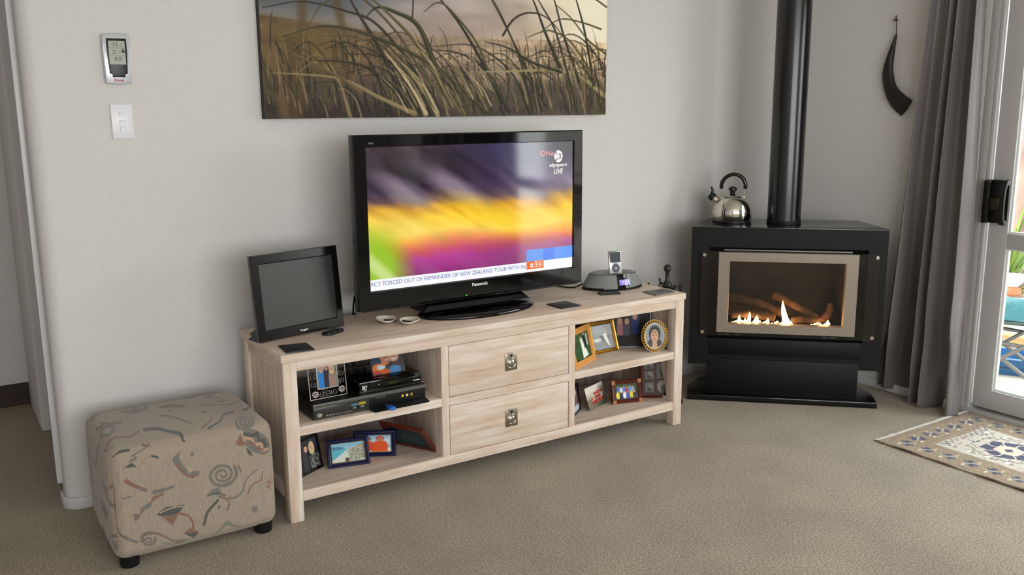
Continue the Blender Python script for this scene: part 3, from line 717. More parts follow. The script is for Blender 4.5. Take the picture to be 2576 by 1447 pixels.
for xx, c in ((.338,(200,170,60)),(.356,(215,210,200)),(.374,(170,40,40))):
    MB().tube(circle_pts(xx,.031,.0042,-.0012,17)[:-1], .0014, 6, closed=True).build('socket_ring', mat('brass_ring',(200,170,90),.3,metal=.8), rc, smooth=1)
    MB().lathe([(.0032,0),(.0032,.0018),(0,.002)], 12, T(xx,-.0004,.031) @ RX(PI/2)).build('socket', mat('socket_%d' % c[0], c, .4), rc, smooth=.7)
us = thing('memory_stick', 'blue memory stick plugged into the disc recorder', 'memory stick', (.375,-.012,S1+.0085))
MB().box(-.011,.011,-.034,.002,.004,.015).build('case', mat('blue_plastic',(26,96,190),.35), us, bevel=.003)
MB().box(-.006,.006,.002,.022,.007,.012).build('plug', M_CHROME, us)
sk = thing('set_top_box', 'black set-top box with a silver line and green digits, upper left shelf', 'set-top box', (.295,.056,REC_Z+.0002))
MB().box(0,.245,0,.20,0,.039).build('case', M_BLACK_GLOSS, sk, bevel=.002)
MB().box(-.001,.246,-.003,.001,.002,.0045).build('silver_line', M_CHROME, sk)
text('digits', 'P001', .113,.148,.0165,.0235,-.0004, em('digits_green', (84,104,24), .7), sk)
text('brand_mark', 'SKY', .010,.030,.012,.026,-.0004, M_WHITE_INK, sk, bold=.04)
text('model_text', 'mySKY', .207,.238,.024,.031,-.0004, M_GREY_INK, sk)
e = MB()
for k in range(6): e.box(.212+.0045*k, .2155+.0045*k, -.0008, -.0003, .012, .016 if k % 3 == 0 else .0148)
e.build('fine_print', M_WHITE_INK, sk)
e = MB()
for k in range(3): e.box(.015+.004*k, .018+.004*k, -.0008, -.0003, .0072, .0092)
e.build('fine_print', M_WHITE_INK, sk)
MB().lathe([(.003,0),(0,.001)], 3, T(.075,-.0003,.022) @ RX(PI/2)).build('power_mark', M_WHITE_INK, sk)
MB().lathe([(.0015,0),(0,.001)], 10, T(.055,-.0003,.020) @ RX(PI/2)).build('status_light', em('digits_green', (120,150,40), .8), sk)
cb = MB()
cb.tube([(.34,.27,.44),(.335,.33,.47),(.36,.37,.51),(.40,.39,.53),(.43,.395,.50),(.42,.40,.45)], .003, 6)
cb.tube([(.30,.28,.41),(.31,.33,.45),(.33,.38,.50),(.36,.40,.54)], .0025, 6)
cb.tube([(.36,.26,.44),(.39,.30,.50),(.41,.36,.54),(.45,.39,.52),(.46,.40,.44)], .003, 6)
o = cb.build('cable_loops', M_BLACK_MATT, smooth=1); tag(o, 'black cables looping behind the set-top box', 'cable')
# silver filigree frame standing on the recorder
M_SILV = mat('antique_silver', (150,146,140), .3, metal=.9)
sf = thing('framed_photo', 'silver scrollwork frame with pink flowers, standing on the disc recorder', 'photo frame', (.121,.077,REC_Z+.0003), math.radians(1.5), 'framed photos in the cabinet')
Mx = RX(math.radians(-7.5)); w_, h_ = .139, .128
b = MB(); b.ring((0,w_,0,h_),(.003,w_-.003,.003,h_-.003),[(0,.004),(0,0),(1,0),(1,.004)]); b.ring((.030,w_-.030,.033,h_-.0),(.0345,w_-.0345,.0375,h_-.004),[(0,.005),(0,-.001),(1,-.001),(1,.005)])
b.build('frame', M_SILV, sf, mtx=Mx)
def scroll(cx, cz, r, turn=1.6, a0=0.0, sg=1):
    pts = []
    for k in range(26):
        t = k/25; a = a0+sg*turn*2*PI*t; rr = r*(1-.8*t); pts.append((cx+rr*math.cos(a), .002, cz+rr*math.sin(a)))
    return pts
b = MB()
for i, (cx, cz, r, a0, sg) in enumerate([(.016,.052,.012,-1.2,1),(.016,.078,.012,1.2,-1),(.016,.105,.012,-1.2,1),(.123,.052,.012,4.2,-1),(.123,.078,.012,2.0,1),(.123,.105,.012,4.2,-1),(.045,.017,.012,2.5,1),(.069,.017,.012,.6,-1),(.093,.017,.012,2.5,1)]):
    b.tube(scroll(cx, cz, r, 1.5, a0, sg), .0013, 6)
b.build('scrollwork', M_SILV, sf, smooth=1, mtx=Mx)
for cx, cz in ((.020,.018),(.119,.022)):
    f = MB(); 
    for k in range(8):
        a = 2*PI*k/8; f.lathe([(.0,0),(.0056,.001),(.004,.003),(0,.0035)], 8, T(cx+.0085*math.cos(a), 0, cz+.0085*math.sin(a)) @ RX(PI/2))
    fl_ = f.build('flower', M_SILV, sf, smooth=1, mtx=Mx)
    MB().lathe([(.0035,0),(.0035,.003),(.002,.0045),(0,.005)], 10, T(cx,0,cz) @ RX(PI/2)).build('gem', mat('pink_gem',(190,130,150),.15), fl_, smooth=1)
p = Pic(44,50,(120,140,120)); p.ell(.8,.2,.4,.3,(90,110,70),.8,soft=1); p.ell(.4,.1,.5,.2,(220,226,220),.9,soft=1)
p.person(.22,.28,.11,SK,(150,120,90),(46,120,196),body=5,wide=1.5); p.person(.5,.22,.1,(196,150,130),(60,46,40),(44,44,50),body=5,wide=1.6); p.person(.76,.28,.11,SK,(214,190,140),(150,120,110),body=5,wide=1.6,hairlong=.5)
pic_panel('photo', p, .033,w_-.033,.036,h_-.003,.001, M_PHOTO, sf, Mx)
MB().box(.031,w_-.031,.0015,.005,.034,h_-.002).build('backing_board', mat('backing_card'), sf, mtx=Mx)
MB().box(.06,.08,.004,.0055,.001,.08, T(0,.036,0) @ RX(math.radians(16))).build('easel_leg', M_SILV, sf)
# clear block photo standing on the set-top box
p = Pic(66,50,(70,60,56)); p.rect(0,.3,0,.6,(40,60,90)); p.ell(.48,.2,.2,.3,(196,128,100)); p.ell(.72,.18,.17,.30,(220,166,140)); p.ell(.72,-.1,.2,.2,(60,44,36)); p.ell(.45,-.06,.22,.2,(180,150,90))
p.ell(.18,.72,.2,.25,(220,120,40)); p.ell(.28,.66,.14,.12,(206,220,226)); p.ell(.4,.5,.12,.1,(214,130,70)); p.ell(.7,.86,.2,.2,(70,140,190)); p.ell(.72,.34,.07,.035,(240,235,230)); p.ell(.66,.12,.03,.02,(70,46,40)); p.ell(.79,.12,.03,.02,(70,46,40)); p.ell(.72,.2,.03,.05,(200,140,116)); p.ell(.42,.16,.03,.02,(70,46,40)); p.ell(.53,.15,.03,.02,(70,46,40)); p.ell(.48,.34,.06,.03,(235,225,220)); p.ell(.1,.9,.14,.1,(190,50,40)); p.ell(.4,.92,.14,.16,(210,90,40))
o = frame('unframed close-up photo of a laughing couple on the set-top box', .369,.103,REC_Z+.0392,.4,19,.133,.080,0,[(0,.006),(0,0),(1,0),(1,.006)],None,p,name='photo_block',photo=(.004,.129,.003,.077))
MB().box(0,.133,-.001,.0025,0,.080).build('acrylic_sheet', glass_mat('acrylic',(252,253,255),.05), o, mtx=RX(math.radians(-19)))

# upper right shelf
M_OAK = noisy('honey_wood', [(0.3,(196,128,58)),(0.7,(222,158,84))], 5, (3,3,24), rough=.35, bstr=.1)
p = Pic(46,52,(46,78,44)); p.ell(.5,.2,.7,.4,(58,92,54),.8,soft=1)
for i in range(60): p.ell(RNG.uniform(0,1),RNG.uniform(0,.5),.03,.04,random.choice([(36,60,34),(80,110,70),(60,84,50)]))
p.poly([(.5,.3),(.62,.3),(.84,.92),(.5,.98)],(232,236,220)); p.ell(.54,.22,.055,.07,SK); p.rect(.68,.8,.12,.62,(30,34,36)); p.ell(.74,.1,.045,.06,SK); p.ell(.56,.32,.08,.1,(226,230,216)); p.rect(.84,.92,.1,.55,(200,200,190))
frame('honey coloured wooden frame with a wedding couple on grass', 1.225,.026,S1,26,14,.193,.157,.024,FLAT,M_OAK,p)
M_GOLD = mat('gold_leaf', (190,148,70), .28, metal=.85)
p = Pic(50,54,(150,152,150)); p.rect(0,1,.0,.45,(166,172,174)); p.ell(.3,.15,.3,.2,(190,196,198),.8,soft=1); p.poly([(.35,.45),(.8,.45),(.72,.9),(.5,.7)],(120,120,118)); p.poly([(.5,.4),(.68,.3),(.8,.95),(.62,.75)],(236,238,236)); p.ell(.2,.6,.2,.08,(220,222,220)); p.ell(.66,.3,.07,.1,(205,190,176))
frame('gold frame with a black and white wedding photo', 1.425,.160,S1,3,18,.147,.140,.018,STEP,M_GOLD,p)
p = Pic(56,50,(16,15,18)); p.rect(0,1,0,.5,(26,24,28)); p.person(.42,.50,.055,(196,140,122),(186,150,104),(150,96,100),body=6,wide=1.6,hairlong=.4); p.person(.62,.52,.055,(198,144,124),(196,170,120),(60,60,74),body=6,wide=1.6,hairlong=.5); p.person(.85,.36,.06,(196,142,120),(190,168,126),(36,46,110),body=7,wide=1.8,hairlong=.6)
o = frame('black photo stand with three women, back of upper right shelf', 1.540,.230,S1,-28,15,.212,.190,.004,FLAT,mat('black_lacquer'),p,photo=(.004,.165,.052,.187))
# oval gilt frame
ov = thing('framed_photo', 'small oval gilt filigree frame with portrait of a woman', 'photo frame', (1.671,.05,S1), math.radians(-34), 'framed photos in the cabinet')
Mx = T(0,0,.0005) @ RX(math.radians(-10)); cz = .071; rx, rz = .046, .060
b = MB().tube([(1.0*rx*math.cos(2*PI*k/48),.003,cz+rz*math.sin(2*PI*k/48)) for k in range(48)], .004, 8, closed=True)
for k in range(30):
    a = 2*PI*k/30; cx_, cz_ = (rx+.0065)*math.cos(a), cz+(rz+.0062)*math.sin(a)
    b.tube([(cx_+.0052*math.cos(q*2*PI/10), .003, cz_+.0052*math.sin(q*2*PI/10)) for q in range(10)], .0013, 5, closed=True)
b.build('frame', mat('old_gilt',(150,116,52),.32,metal=.85), ov, smooth=1, mtx=Mx)
nn = 84
p = Pic(nn, nn, (150,156,160)); p.ell(.5,.98,.42,.42,(74,78,82)); p.ell(.5,.85,.12,.2,(206,160,130)); p.ell(.5,.42,.27,.3,(66,62,60)); p.ell(.5,.5,.18,.24,(212,168,140)); p.ell(.43,.47,.03,.02,(60,44,40)); p.ell(.57,.47,.03,.02,(60,44,40)); p.ell(.5,.62,.06,.02,(180,90,84))
dist = np.hypot((p.X-.5)/.5, (p.Y-.5)/.5); p.mask((dist-.86)/.04, (226,226,222))
def ovw(V):
    u = (V[:,0]/rx); v = ((V[:,2]-cz)/rz); s = np.maximum(np.abs(u), np.abs(v)); r = np.hypot(u, v)+1e-9
    V = V.copy(); V[:,0] = u*s/r*rx; V[:,2] = cz+v*s/r*rz; return V
# sample the picture at warped positions
wpos = ovw(np.stack([(p.X-.5)*2*rx, p.X*0, cz+(.5-p.Y)*2*rz], -1).reshape(-1,3))
px_ = np.clip(((wpos[:,0]/rx+1)/2*(nn-1)).round().astype(int),0,nn-1); py_ = np.clip(((1-(wpos[:,2]-cz)/rz)/2*(nn-1)).round().astype(int),0,nn-1)
p.a = p.a[py_, px_].reshape(nn, nn, 3)
pic_panel('photo', p, -rx, rx, cz-rz, cz+rz, .002, M_PHOTO, ov, Mx, warp=ovw)
MB().prism_y([(rx*math.cos(2*PI*k/32), cz+rz*math.sin(2*PI*k/32)) for k in range(32)], .003, .006).build('backing_board', mat('backing_card'), ov, mtx=Mx)
MB().box(-.008,.008,.006,.008,.0,.09, T(0,.038,0) @ RX(math.radians(18))).build('easel_leg', mat('old_gilt'), ov)

# lower right shelf
p = Pic(30,40,(50,54,66)); p.ell(.6,.5,.3,.3,(120,90,90)); p.ell(.7,.25,.12,.12,SK); p.rect(.3,1,.75,1,(190,196,206))
frame('dark edged frame half hidden by divider on lower right shelf', 1.262,.088,S0,36,8,.114,.118,.007,FLAT,mat('black_lacquer'),p)
p = Pic(54,46,(226,220,208)); p.rect(0,1,.55,1,(70,70,56)); p.ell(.2,.7,.4,.3,(130,126,100),.8,soft=1); p.ell(.9,.6,.3,.5,(60,64,50),.8,soft=.6)
for r_ in range(3):
    for i in range(7):
        x_ = .28+.09*i; y_ = .30+.17*r_-.05*(i/6); p.ell(x_, y_+.1, .045,.09, random.choice([(150,50,46),(176,70,60),(196,190,186),(120,40,40)])); p.ell(x_, y_, .026,.035,SK)
frame('unframed team photo with white edge on lower right shelf', 1.369,.114,S0,20,17.5,.142,.098,0,[(0,.002),(0,0),(1,0),(1,.002)],None,p,name='photo_print',photo=(.0,.142,0,.098))
p = Pic(60,46,(50,66,50)); p.ell(.5,.2,.6,.25,(70,90,60),.8,soft=1); p.rect(0,1,.8,1,(70,76,80))
cols = [(70,110,180),(220,220,224),(60,130,200),(180,50,50),(90,150,210),(150,160,170),(240,220,70),(40,44,60),(230,236,240),(70,80,170),(220,200,60),(60,64,70)]
for i in range(6): p.ell(.15+.13*i,.36+.03*(i%2),.075,.2,cols[i]); p.ell(.15+.13*i,.2+.03*(i%2),.034,.05,SK)
for i in range(6): p.ell(.12+.15*i,.72+.04*(i%2),.085,.22,cols[6+i]); p.ell(.12+.15*i,.5+.04*(i%2),.036,.055,SK)
mf = frame('mahogany frame with brass corners holding a large family group', 1.506,.126,S0,-15,15,.141,.101,.018,RND,M_MAHOG,p)
Mq = T(0,0,.0004) @ RX(math.radians(-15))
for (cx, sx_) in ((0,1),(.141,-1)):
    for (cz_, sz_) in ((0,1),(.101,-1)):
        q = [(cx-.0005*sx_, cz_-.0005*sz_),(cx+.016*sx_, cz_-.0005*sz_),(cx+.017*sx_,cz_+.017*sz_),(cx-.0005*sx_, cz_+.016*sz_)]
        if sx_*sz_ < 0: q = q[::-1]
        MB().prism_y(q, -.0032, -.0015).build('brass_corner', mat('brass_corner',(140,92,54),.42,metal=.6), mf, mtx=Mq)
p = Pic(52,72,(58,22,22), (0,1,0,1.4))
def oldphoto(x0_,x1_,y0_,y1_,oval=False):
    cx_, cy_ = (x0_+x1_)/2, (y0_+y1_)/2
    if oval: p.ell(cx_,cy_,(x1_-x0_)/2,(y1_-y0_)/2,(128,124,112)); p.ell(cx_,cy_+.08,.09,.16,(84,80,74)); p.ell(cx_,cy_-.1,.05,.07,(150,140,124))
    else:
        p.rect(x0_,x1_,y0_,y1_,(96,92,82)); p.ell(cx_,cy_+.05,(x1_-x0_)*.25,(y1_-y0_)*.3,(60,58,54)); p.ell(cx_,cy_-.06,.03,.05,(150,144,130)); p.ell(cx_+.06,cy_,.03,.05,(146,140,128))
for q in ((.1,.42,.12,.4),(.1,.42,.48,.8),(.1,.42,.9,1.28),(.52,.92,.2,.76)): oldphoto(*q)
oldphoto(.52,.94,.82,1.3,True)
frame('dark red multi-photo frame with old portraits, lower right shelf', 1.662,.128,S0,-31,14,.150,.188,.011,RND,M_MAHOG,p)

# ================================================================== CANVAS, WALL CONTROLS, HORN
cv = thing('canvas_print', 'wide stretched canvas of dune grass at the seaside, above the television', 'picture', (.163, WY-.036, 1.347))
CW, CH = 1.588, .60
def canvas_picture():
    w, h = 620, 236
    e = (40, 2530, 850-2490*CH/CW, 850)
    p = Pic(w, h, (150,140,138), e); U = (p.X-40)/2490; Y = p.Y
    n = smooth_noise(h, w, 34, 9); n2 = smooth_noise(h, w, 12, 4); n3 = smooth_noise(h, w, 3, 2)
    sky = np.stack([np.interp(U, [0,.2,.38,.62,.85,1], c) for c in ([74,88,146,170,222,246],[86,98,140,160,206,236],[98,108,144,156,178,204])], -1)
    k = ((n*.6+n2*.4)-.5)[..., None]; sky = sky*(1+.55*k)
    low = np.clip((Y-40)/260, 0, 1)[..., None]; sky = sky*(1-.45*low)+np.array([196,176,158])*.45*low+low*np.array([0,-4,-8])
    p.a = sky
    p.ell(2500, 180, 420, 330, (255,248,224), .9, soft=1.3)
    p.ell(420, 100, 420, 110, (62,74,88), .5, soft=1.2)
    hor = 345-75*np.clip(1-U*3, 0, 1)
    g = np.clip((Y-hor)/8, 0, 1)[..., None]
    sand = np.stack([np.interp(U, [0,.25,.5,.8,1], c) for c in ([110,120,170,190,226],[92,98,146,164,200],[62,74,124,136,160])], -1)*(1+.5*(n2-.5)[..., None]+.35*(n3-.5)[..., None])
    dark = np.clip((Y-470)/330, 0, 1)[..., None]
    sand = sand*(1-.66*dark)+np.array([34,29,26])*.5*dark
    p.a = p.a*(1-g)+sand*g
    p.ell(250, 480, 380, 150, (104,84,42), .6, soft=1.2); p.ell(520, 700, 360, 80, (88,76,68), .6, soft=1); p.ell(2080, 690, 420, 60, (60,52,56), .6, soft=1)
    for x_ in (290, 470): p.stroke([(x_+(40 if x_ > 300 else 0)*-1, -100),(x_, 60),(x_+60*(x_ > 300), 300),(x_+120*(x_ > 300)-30, 600)], 26, (92,74,48), .55, soft=9, n=14)
    p.stroke([(90,300),(120,600),(165,850)], 30, (112,86,56), .6, soft=8, n=10); p.stroke([(215,420),(230,700),(235,850)], 34, (84,66,38), .6, soft=8, n=10)
    r = random.Random(3)
    dk_, ol, tn, hl = (40,38,28), (72,68,42), (140,122,84), (196,176,136)
    for i in range(420):                                   # short background blades
        bx = r.uniform(40, 2600); by = r.uniform(620, 870) if r.random() < .75 else r.uniform(460, 600); ln = r.uniform(80, 250); le = r.uniform(-.5, .25)
        p.stroke([(bx, by),(bx+le*ln*.35, by-ln*.55),(bx+le*ln*1.0, by-ln*r.uniform(.8,1))], r.uniform(2.6,5.5), r.choice([dk_,dk_,dk_,ol,ol,tn,(96,80,48)]), .8, w1=1.0, n=8)
    for i in range(80):                                   # long arching blades blown to the left
        bx = r.uniform(500, 2900); by = r.uniform(760, 900); ln = r.uniform(260, 600); k_ = r.uniform(.55, 1.25)
        p.stroke([(bx, by),(bx-.22*k_*ln, by-.50*ln),(bx-.62*k_*ln, by-.78*ln),(bx-1.05*k_*ln, by-r.uniform(.6,.84)*ln)], r.uniform(4.5,9), r.choice([dk_,dk_,ol,ol,tn]), .88, w1=1.4, n=16)
    for pts, w0, c in [([(1150,850),(1000,560),(760,300),(560,230),(300,190),(60,235)],9,dk_),([(960,800),(760,420),(640,240),(500,10)],13,dk_),([(1360,830),(1080,600),(880,330),(620,130),(420,200),(340,300)],9,ol),
                       ([(1160,560),(1040,300),(880,220),(760,200),(680,270)],15,(50,52,34)),([(1330,830),(1160,600),(1000,380),(860,250),(740,160),(540,40)],14,(86,80,52)),
                       ([(1540,830),(1180,560),(800,390),(450,320),(160,390)],14,(58,56,34)),([(1000,830),(760,730),(500,620),(100,590)],12,tn),([(1700,820),(1560,600),(1380,330),(1240,170),(1040,-10)],13,dk_),
                       ([(1620,780),(1480,420),(1280,200),(1180,150),(1080,210)],8,ol),([(2000,780),(1860,560),(1700,300),(1500,0)],8,dk_),([(1900,830),(1800,500),(1640,190),(1500,10)],7,dk_),([(2520,720),(2300,590),(2050,550),(1700,560),(1400,570)],13,(150,140,96)),
                       ([(2120,520),(2000,300),(1920,130),(1840,-10)],11,dk_),([(2200,600),(2090,300),(1980,140),(1860,-10)],8,dk_),([(2290,620),(2160,330),(2080,100),(2030,-20)],9,dk_),([(2420,640),(2340,300),(2270,100),(2220,-10)],9,dk_),
                       ([(2530,430),(2370,340),(2220,200),(2080,110)],6,ol),([(2530,110),(2400,50),(2240,10),(2040,10)],5,ol),([(2480,260),(2300,220),(2120,210),(1960,300)],5,ol),([(2140,560),(1900,500),(1700,410),(1520,375)],8,dk_),
                       ([(1660,330),(1740,230),(1850,180),(1980,190),(2100,270),(2240,430)],6,dk_),([(2400,560),(2220,360),(2060,290),(1960,300),(1850,340)],6,ol),([(640,700),(480,600),(150,450)],11,(96,80,52)),
                       ([(880,700),(700,560),(520,520),(360,520)],8,dk_),([(1080,830),(960,640),(800,450)],10,hl),([(1160,840),(1060,680),(900,500)],12,(168,150,110)),([(1240,700),(1120,520),(980,330)],10,(150,138,100)),([(1000,250),(1010,120)],4,dk_)]:
        p.stroke(pts, w0*1.25, c, .96, w1=2.4, n=60)
        p.stroke([(a+3, b-w0*.35) for a, b in pts], w0*.25, hl, .25, w1=.8, n=60)
    for i in range(60):
        bx = r.uniform(900, 1650); by = r.uniform(650, 850); ln = r.uniform(140, 340)
        p.stroke([(bx, by),(bx-.3*ln, by-.5*ln),(bx-.7*ln, by-.85*ln)], r.uniform(3,6), r.choice([tn,hl,ol,dk_]), .8, w1=1.2, n=8)
    for i in range(70):
        bx = r.uniform(1900, 2600); by = r.uniform(560, 860); ln = r.uniform(100, 300)
        p.stroke([(bx, by),(bx-.2*ln*r.uniform(-1,1.4), by-.9*ln)], r.uniform(2,4), r.choice([dk_,ol,(96,60,40),tn]), .8, w1=1.2, n=6)
    return p
cpic = canvas_picture()
pic_panel('printed_face', cpic, 0, CW, 0, CH, 0.0, attr_mat('canvas_ink', rough=.6, spec=.25), cv)
MB().box(0, CW, .0006, .036, 0, CH).build('stretcher_sides', mat('canvas_edge', (36,34,32), .7), cv)

tm = thing('thermostat', 'silver wall thermostat with grey display, above the light switch', 'thermostat', (-.322, WY, 1.55))
o8 = [(-.041,-.080),(0,-.083),(.041,-.080),(.043,-.02),(.0445,.03),(.043,.080),(0,.083),(-.043,.080),(-.0445,.03),(-.043,-.02)]
MB().prism_y(o8, -.022, 0).build('case', M_SILVERPL, tm, bevel=.004)
MB().prism_y([(-.028,-.048),(-.020,-.050),(-.020,-.060),(.020,-.060),(.020,-.050),(.028,-.048),(.032,.02),(.031,.066),(-.031,.066),(-.032,.02)], -.0235, -.0225).build('dark_surround', M_BLACK, tm, bevel=.0006)
MB().box(-.0255,.0255,-.0245,-.0236,-.018,.058).build('display', mat('lcd_grey', (132,140,118), .25), tm)
M_LCDINK = mat('lcd_ink', (50,54,46), .5)
text('digits', '15', -.010,.004,.040,.053,-.0247, M_LCDINK, tm); text('unit', 'C', .013,.018,.040,.050,-.0247, M_LCDINK, tm)
text('digits', '22', -.014,-.002,.016,.028,-.0247, M_LCDINK, tm); text('unit', 'C', .006,.010,.017,.026,-.0247, M_LCDINK, tm)
text('digits', '8:35', -.009,.013,-.006,.007,-.0247, M_LCDINK, tm)
MB().box(-.025,.025,-.0247,-.0245,.0345,.0355).box(-.025,.025,-.0247,-.0245,.0100,.0108).build('display_lines', M_LCDINK, tm)
MB().lathe([(.005,-.006),(.006,-.001),(.003,.004),(0,.009)], 10, T(.019,-.0246,.026), sy=.05).build('flame_symbol', M_LCDINK, tm)
text('maker_lettering', 'Rinnai', -.016,.014,-.0735,-.0645,-.0224, mat('red_ink',(180,60,50),.5), tm, bold=.03)
sw = thing('light_switch', 'white three-rocker light switch plate on the wall', 'light switch', (-.321, WY, 1.344))
MB().box(-.035,.035,-.008,0,-.058,.058).build('plate', M_WHITEPL, sw, bevel=.002)
for zc in (.026,-.003,-.024):
    MB().add([(-.009,-.008,zc-.0085),(.009,-.008,zc-.0085),(.009,-.008,zc+.0085),(-.009,-.008,zc+.0085),(-.009,-.0125,zc-.0085),(.009,-.0125,zc-.0085),(.009,-.0095,zc+.0085),(-.009,-.0095,zc+.0085)],
             [(0,3,2,1),(4,5,6,7),(0,1,5,4),(1,2,6,5),(2,3,7,6),(3,0,4,7)]).build('rocker', M_WHITEPL, sw, bevel=.0008)

hn = thing('carved_horn', 'dark carved horn hanging on the wall behind the curtain', 'wall ornament', (2.953, -.12, 1.55))
A = [(-.118,1.706),(-.102,1.644),(-.078,1.573),(-.073,1.528),(-.088,1.454),(-.123,1.389),(-.175,1.345)]
B = [(-.142,1.704),(-.127,1.643),(-.123,1.571),(-.135,1.498),(-.164,1.452),(-.215,1.41),(-.275,1.375)]
A = [(-.126,1.706),(-.104,1.644),(-.080,1.573),(-.073,1.528),(-.086,1.454),(-.118,1.392),(-.172,1.342)]
B = [(-.134,1.704),(-.127,1.643),(-.122,1.571),(-.128,1.510),(-.150,1.462),(-.195,1.418),(-.245,1.392)]
c_, r_ = [], []
for (a0_, b0_), (a1_, b1_) in zip(A, B):
    c_.append((0, (a0_+a1_)/2+.12, (b0_+b1_)/2-1.55)); r_.append(math.hypot(a1_-a0_, b1_-b0_)/2)
def dens(P, R, n=4):
    P2, R2 = [], []
    P = [Vector(q) for q in P]
    for i in range(len(P)-1):
        p0_, p1_, p2_, p3_ = P[max(i-1,0)], P[i], P[i+1], P[min(i+2,len(P)-1)]
        for k in range(n):
            t = k/n; P2.append(.5*((2*p1_)+(-p0_+p2_)*t+(2*p0_-5*p1_+4*p2_-p3_)*t*t+(-p0_+3*p1_-3*p2_+p3_)*t**3)); R2.append(R[i]+(R[i+1]-R[i])*t)
    P2.append(P[-1]); R2.append(R[-1]); return P2, R2
P2, R2 = dens(c_, r_)
hb = MB()
V = []; Fc = []; nn = 14
for i, (q, r) in enumerate(zip(P2, R2)):
    t = (P2[min(i+1,len(P2)-1)]-P2[max(i-1,0)]).normalized(); a_ = t.cross(Vector((1,0,0))).normalized()
    for k in range(nn):
        g_ = 2*PI*k/nn; V.append(q+a_*math.cos(g_)*r+Vector((1,0,0))*math.sin(g_)*min(r, .016))
for i in range(len(P2)-1):
    for k in range(nn): Fc.append((i*nn+k, i*nn+(k+1)%nn, (i+1)*nn+(k+1)%nn, (i+1)*nn+k))
Fc += [tuple(range(nn-1,-1,-1)), tuple((len(P2)-1)*nn+k for k in range(nn))]
hb.add(V, Fc); hb.build('horn', noisy('dark_horn', [(0.3,(22,17,13)),(0.7,(40,31,24))], 20, rough=.45), hn, smooth=1)
MB().tube([(0,-.010,.150),(0,-.006,.19),(.0,-.002,.222)], .0022, 6).build('cord', mat('brown_cord',(74,60,46),.8), hn, smooth=1)
MB().tube([(.012,-.003,.215),(0,-.002,.222),(0,-.002,.238)], .003, 6).tube([(0,.012,.216),(0,-.008,.221)], .003, 6).build('hook', mat('dark_iron',(40,34,30),.5), hn, smooth=1)

# ================================================================== GAS HEATER in the corner
HA = math.radians(-43.64)
ht = thing('gas_heater', 'black freestanding gas fire with steel framed window and flue, in the corner', 'heater', (2.056,.240,0), HA)
M_HB = mat('black_stove_enamel', (9,9,9), .5, spec=.2)
M_HTOP = mat('black_stove_top', (26,26,27), .16, spec=.6)
MB().prism([(0,0),(.865,0),(.865,.15),(.795,.33),(.07,.33),(0,.15)], 0.0, .028).build('hearth', mat('black_granite',(10,10,11),.1,spec=.6), ht, bevel=.003)
MB().box(.094,.776,.026,.30,.028,.203).build('pedestal', M_HB, ht, bevel=.003)
MB().box(.092,.778,.027,.30,.2225,.303).build('lower_panel', M_HB, ht, bevel=.002)
MB().box(.098,.772,.05,.29,.2,.226).build('slot', M_BLACK_MATT, ht)
b = MB()
b.ring((0,.87,.172,.826),(.083,.787,.302,.737),[(0,.036),(0,.03),(1,.03),(1,.05)])
for poly in ([(0,.031),(.004,.031),(.084,.358),(.08,.36)], [(.866,.031),(.87,.031),(.79,.36),(.786,.358)], [(.08,.356),(.79,.356),(.79,.36),(.08,.36)]): b.prism(poly, .172, .826)
b.prism([(.002,.034),(.868,.034),(.788,.358),(.082,.358)], .172, .178)
b.build('body', M_HB, ht)
MB().prism([(-.001,.029),(.871,.029),(.871,.042),(.791,.361),(.079,.361),(-.001,.042)], .8255, .832).build('top_plate', M_HTOP, ht, bevel=.0015)
MB().ring((.08,.79,.298,.741),(.176,.694,.372,.676),[(0,.055),(0,.05),(1,.05),(1,.055)]).build('surround', M_BLACK_MATT, ht)
MB().box(.15,.72,.0345,.044,.7215,.7275).build('vent_lip', mat('vent_grey',(110,110,108),.3,metal=.8), ht)
MB().ring((.125,.747,.3345,.7165),(.1775,.6925,.3775,.6745),[(0,.022),(0,.014),(.03,.012),(.97,.012),(1,.014),(1,.05)]).build('steel_frame', M_STEEL, ht)
fb = MB(); fb.add([(.15,.055,.35),(.72,.055,.35),(.72,.29,.35),(.15,.29,.35),(.15,.055,.70),(.72,.055,.70),(.66,.29,.70),(.21,.29,.70)],[(0,1,2,3),(4,7,6,5),(2,6,7,3),(0,3,7,4),(1,5,6,2)])
fb.build('firebox', noisy('firebox_lining', [(0.3,(34,29,25)),(0.7,(52,45,38))], 10, rough=.6), ht)
MB().box(.046,.834,.004,.008,.322,.722).build('front_glass', glass_mat('smoked_glass',(232,228,224),.028,.01), ht)
for xx, zz in ((.060,.704),(.822,.706),(.061,.337),(.821,.336)):
    MB().lathe([(.0095,-.03),(.0095,.002),(.008,.0045),(0,.005)], 18, T(xx,.004,zz) @ RX(PI/2)).build('standoff_bolt', M_CHROME, ht, smooth=.6)
for xa in (.135,.165,.215,.61,.645): MB().box(xa, xa+.022, .036, .046, .318, .3225).build('clip', mat('clip_grey',(90,92,94),.4), ht)
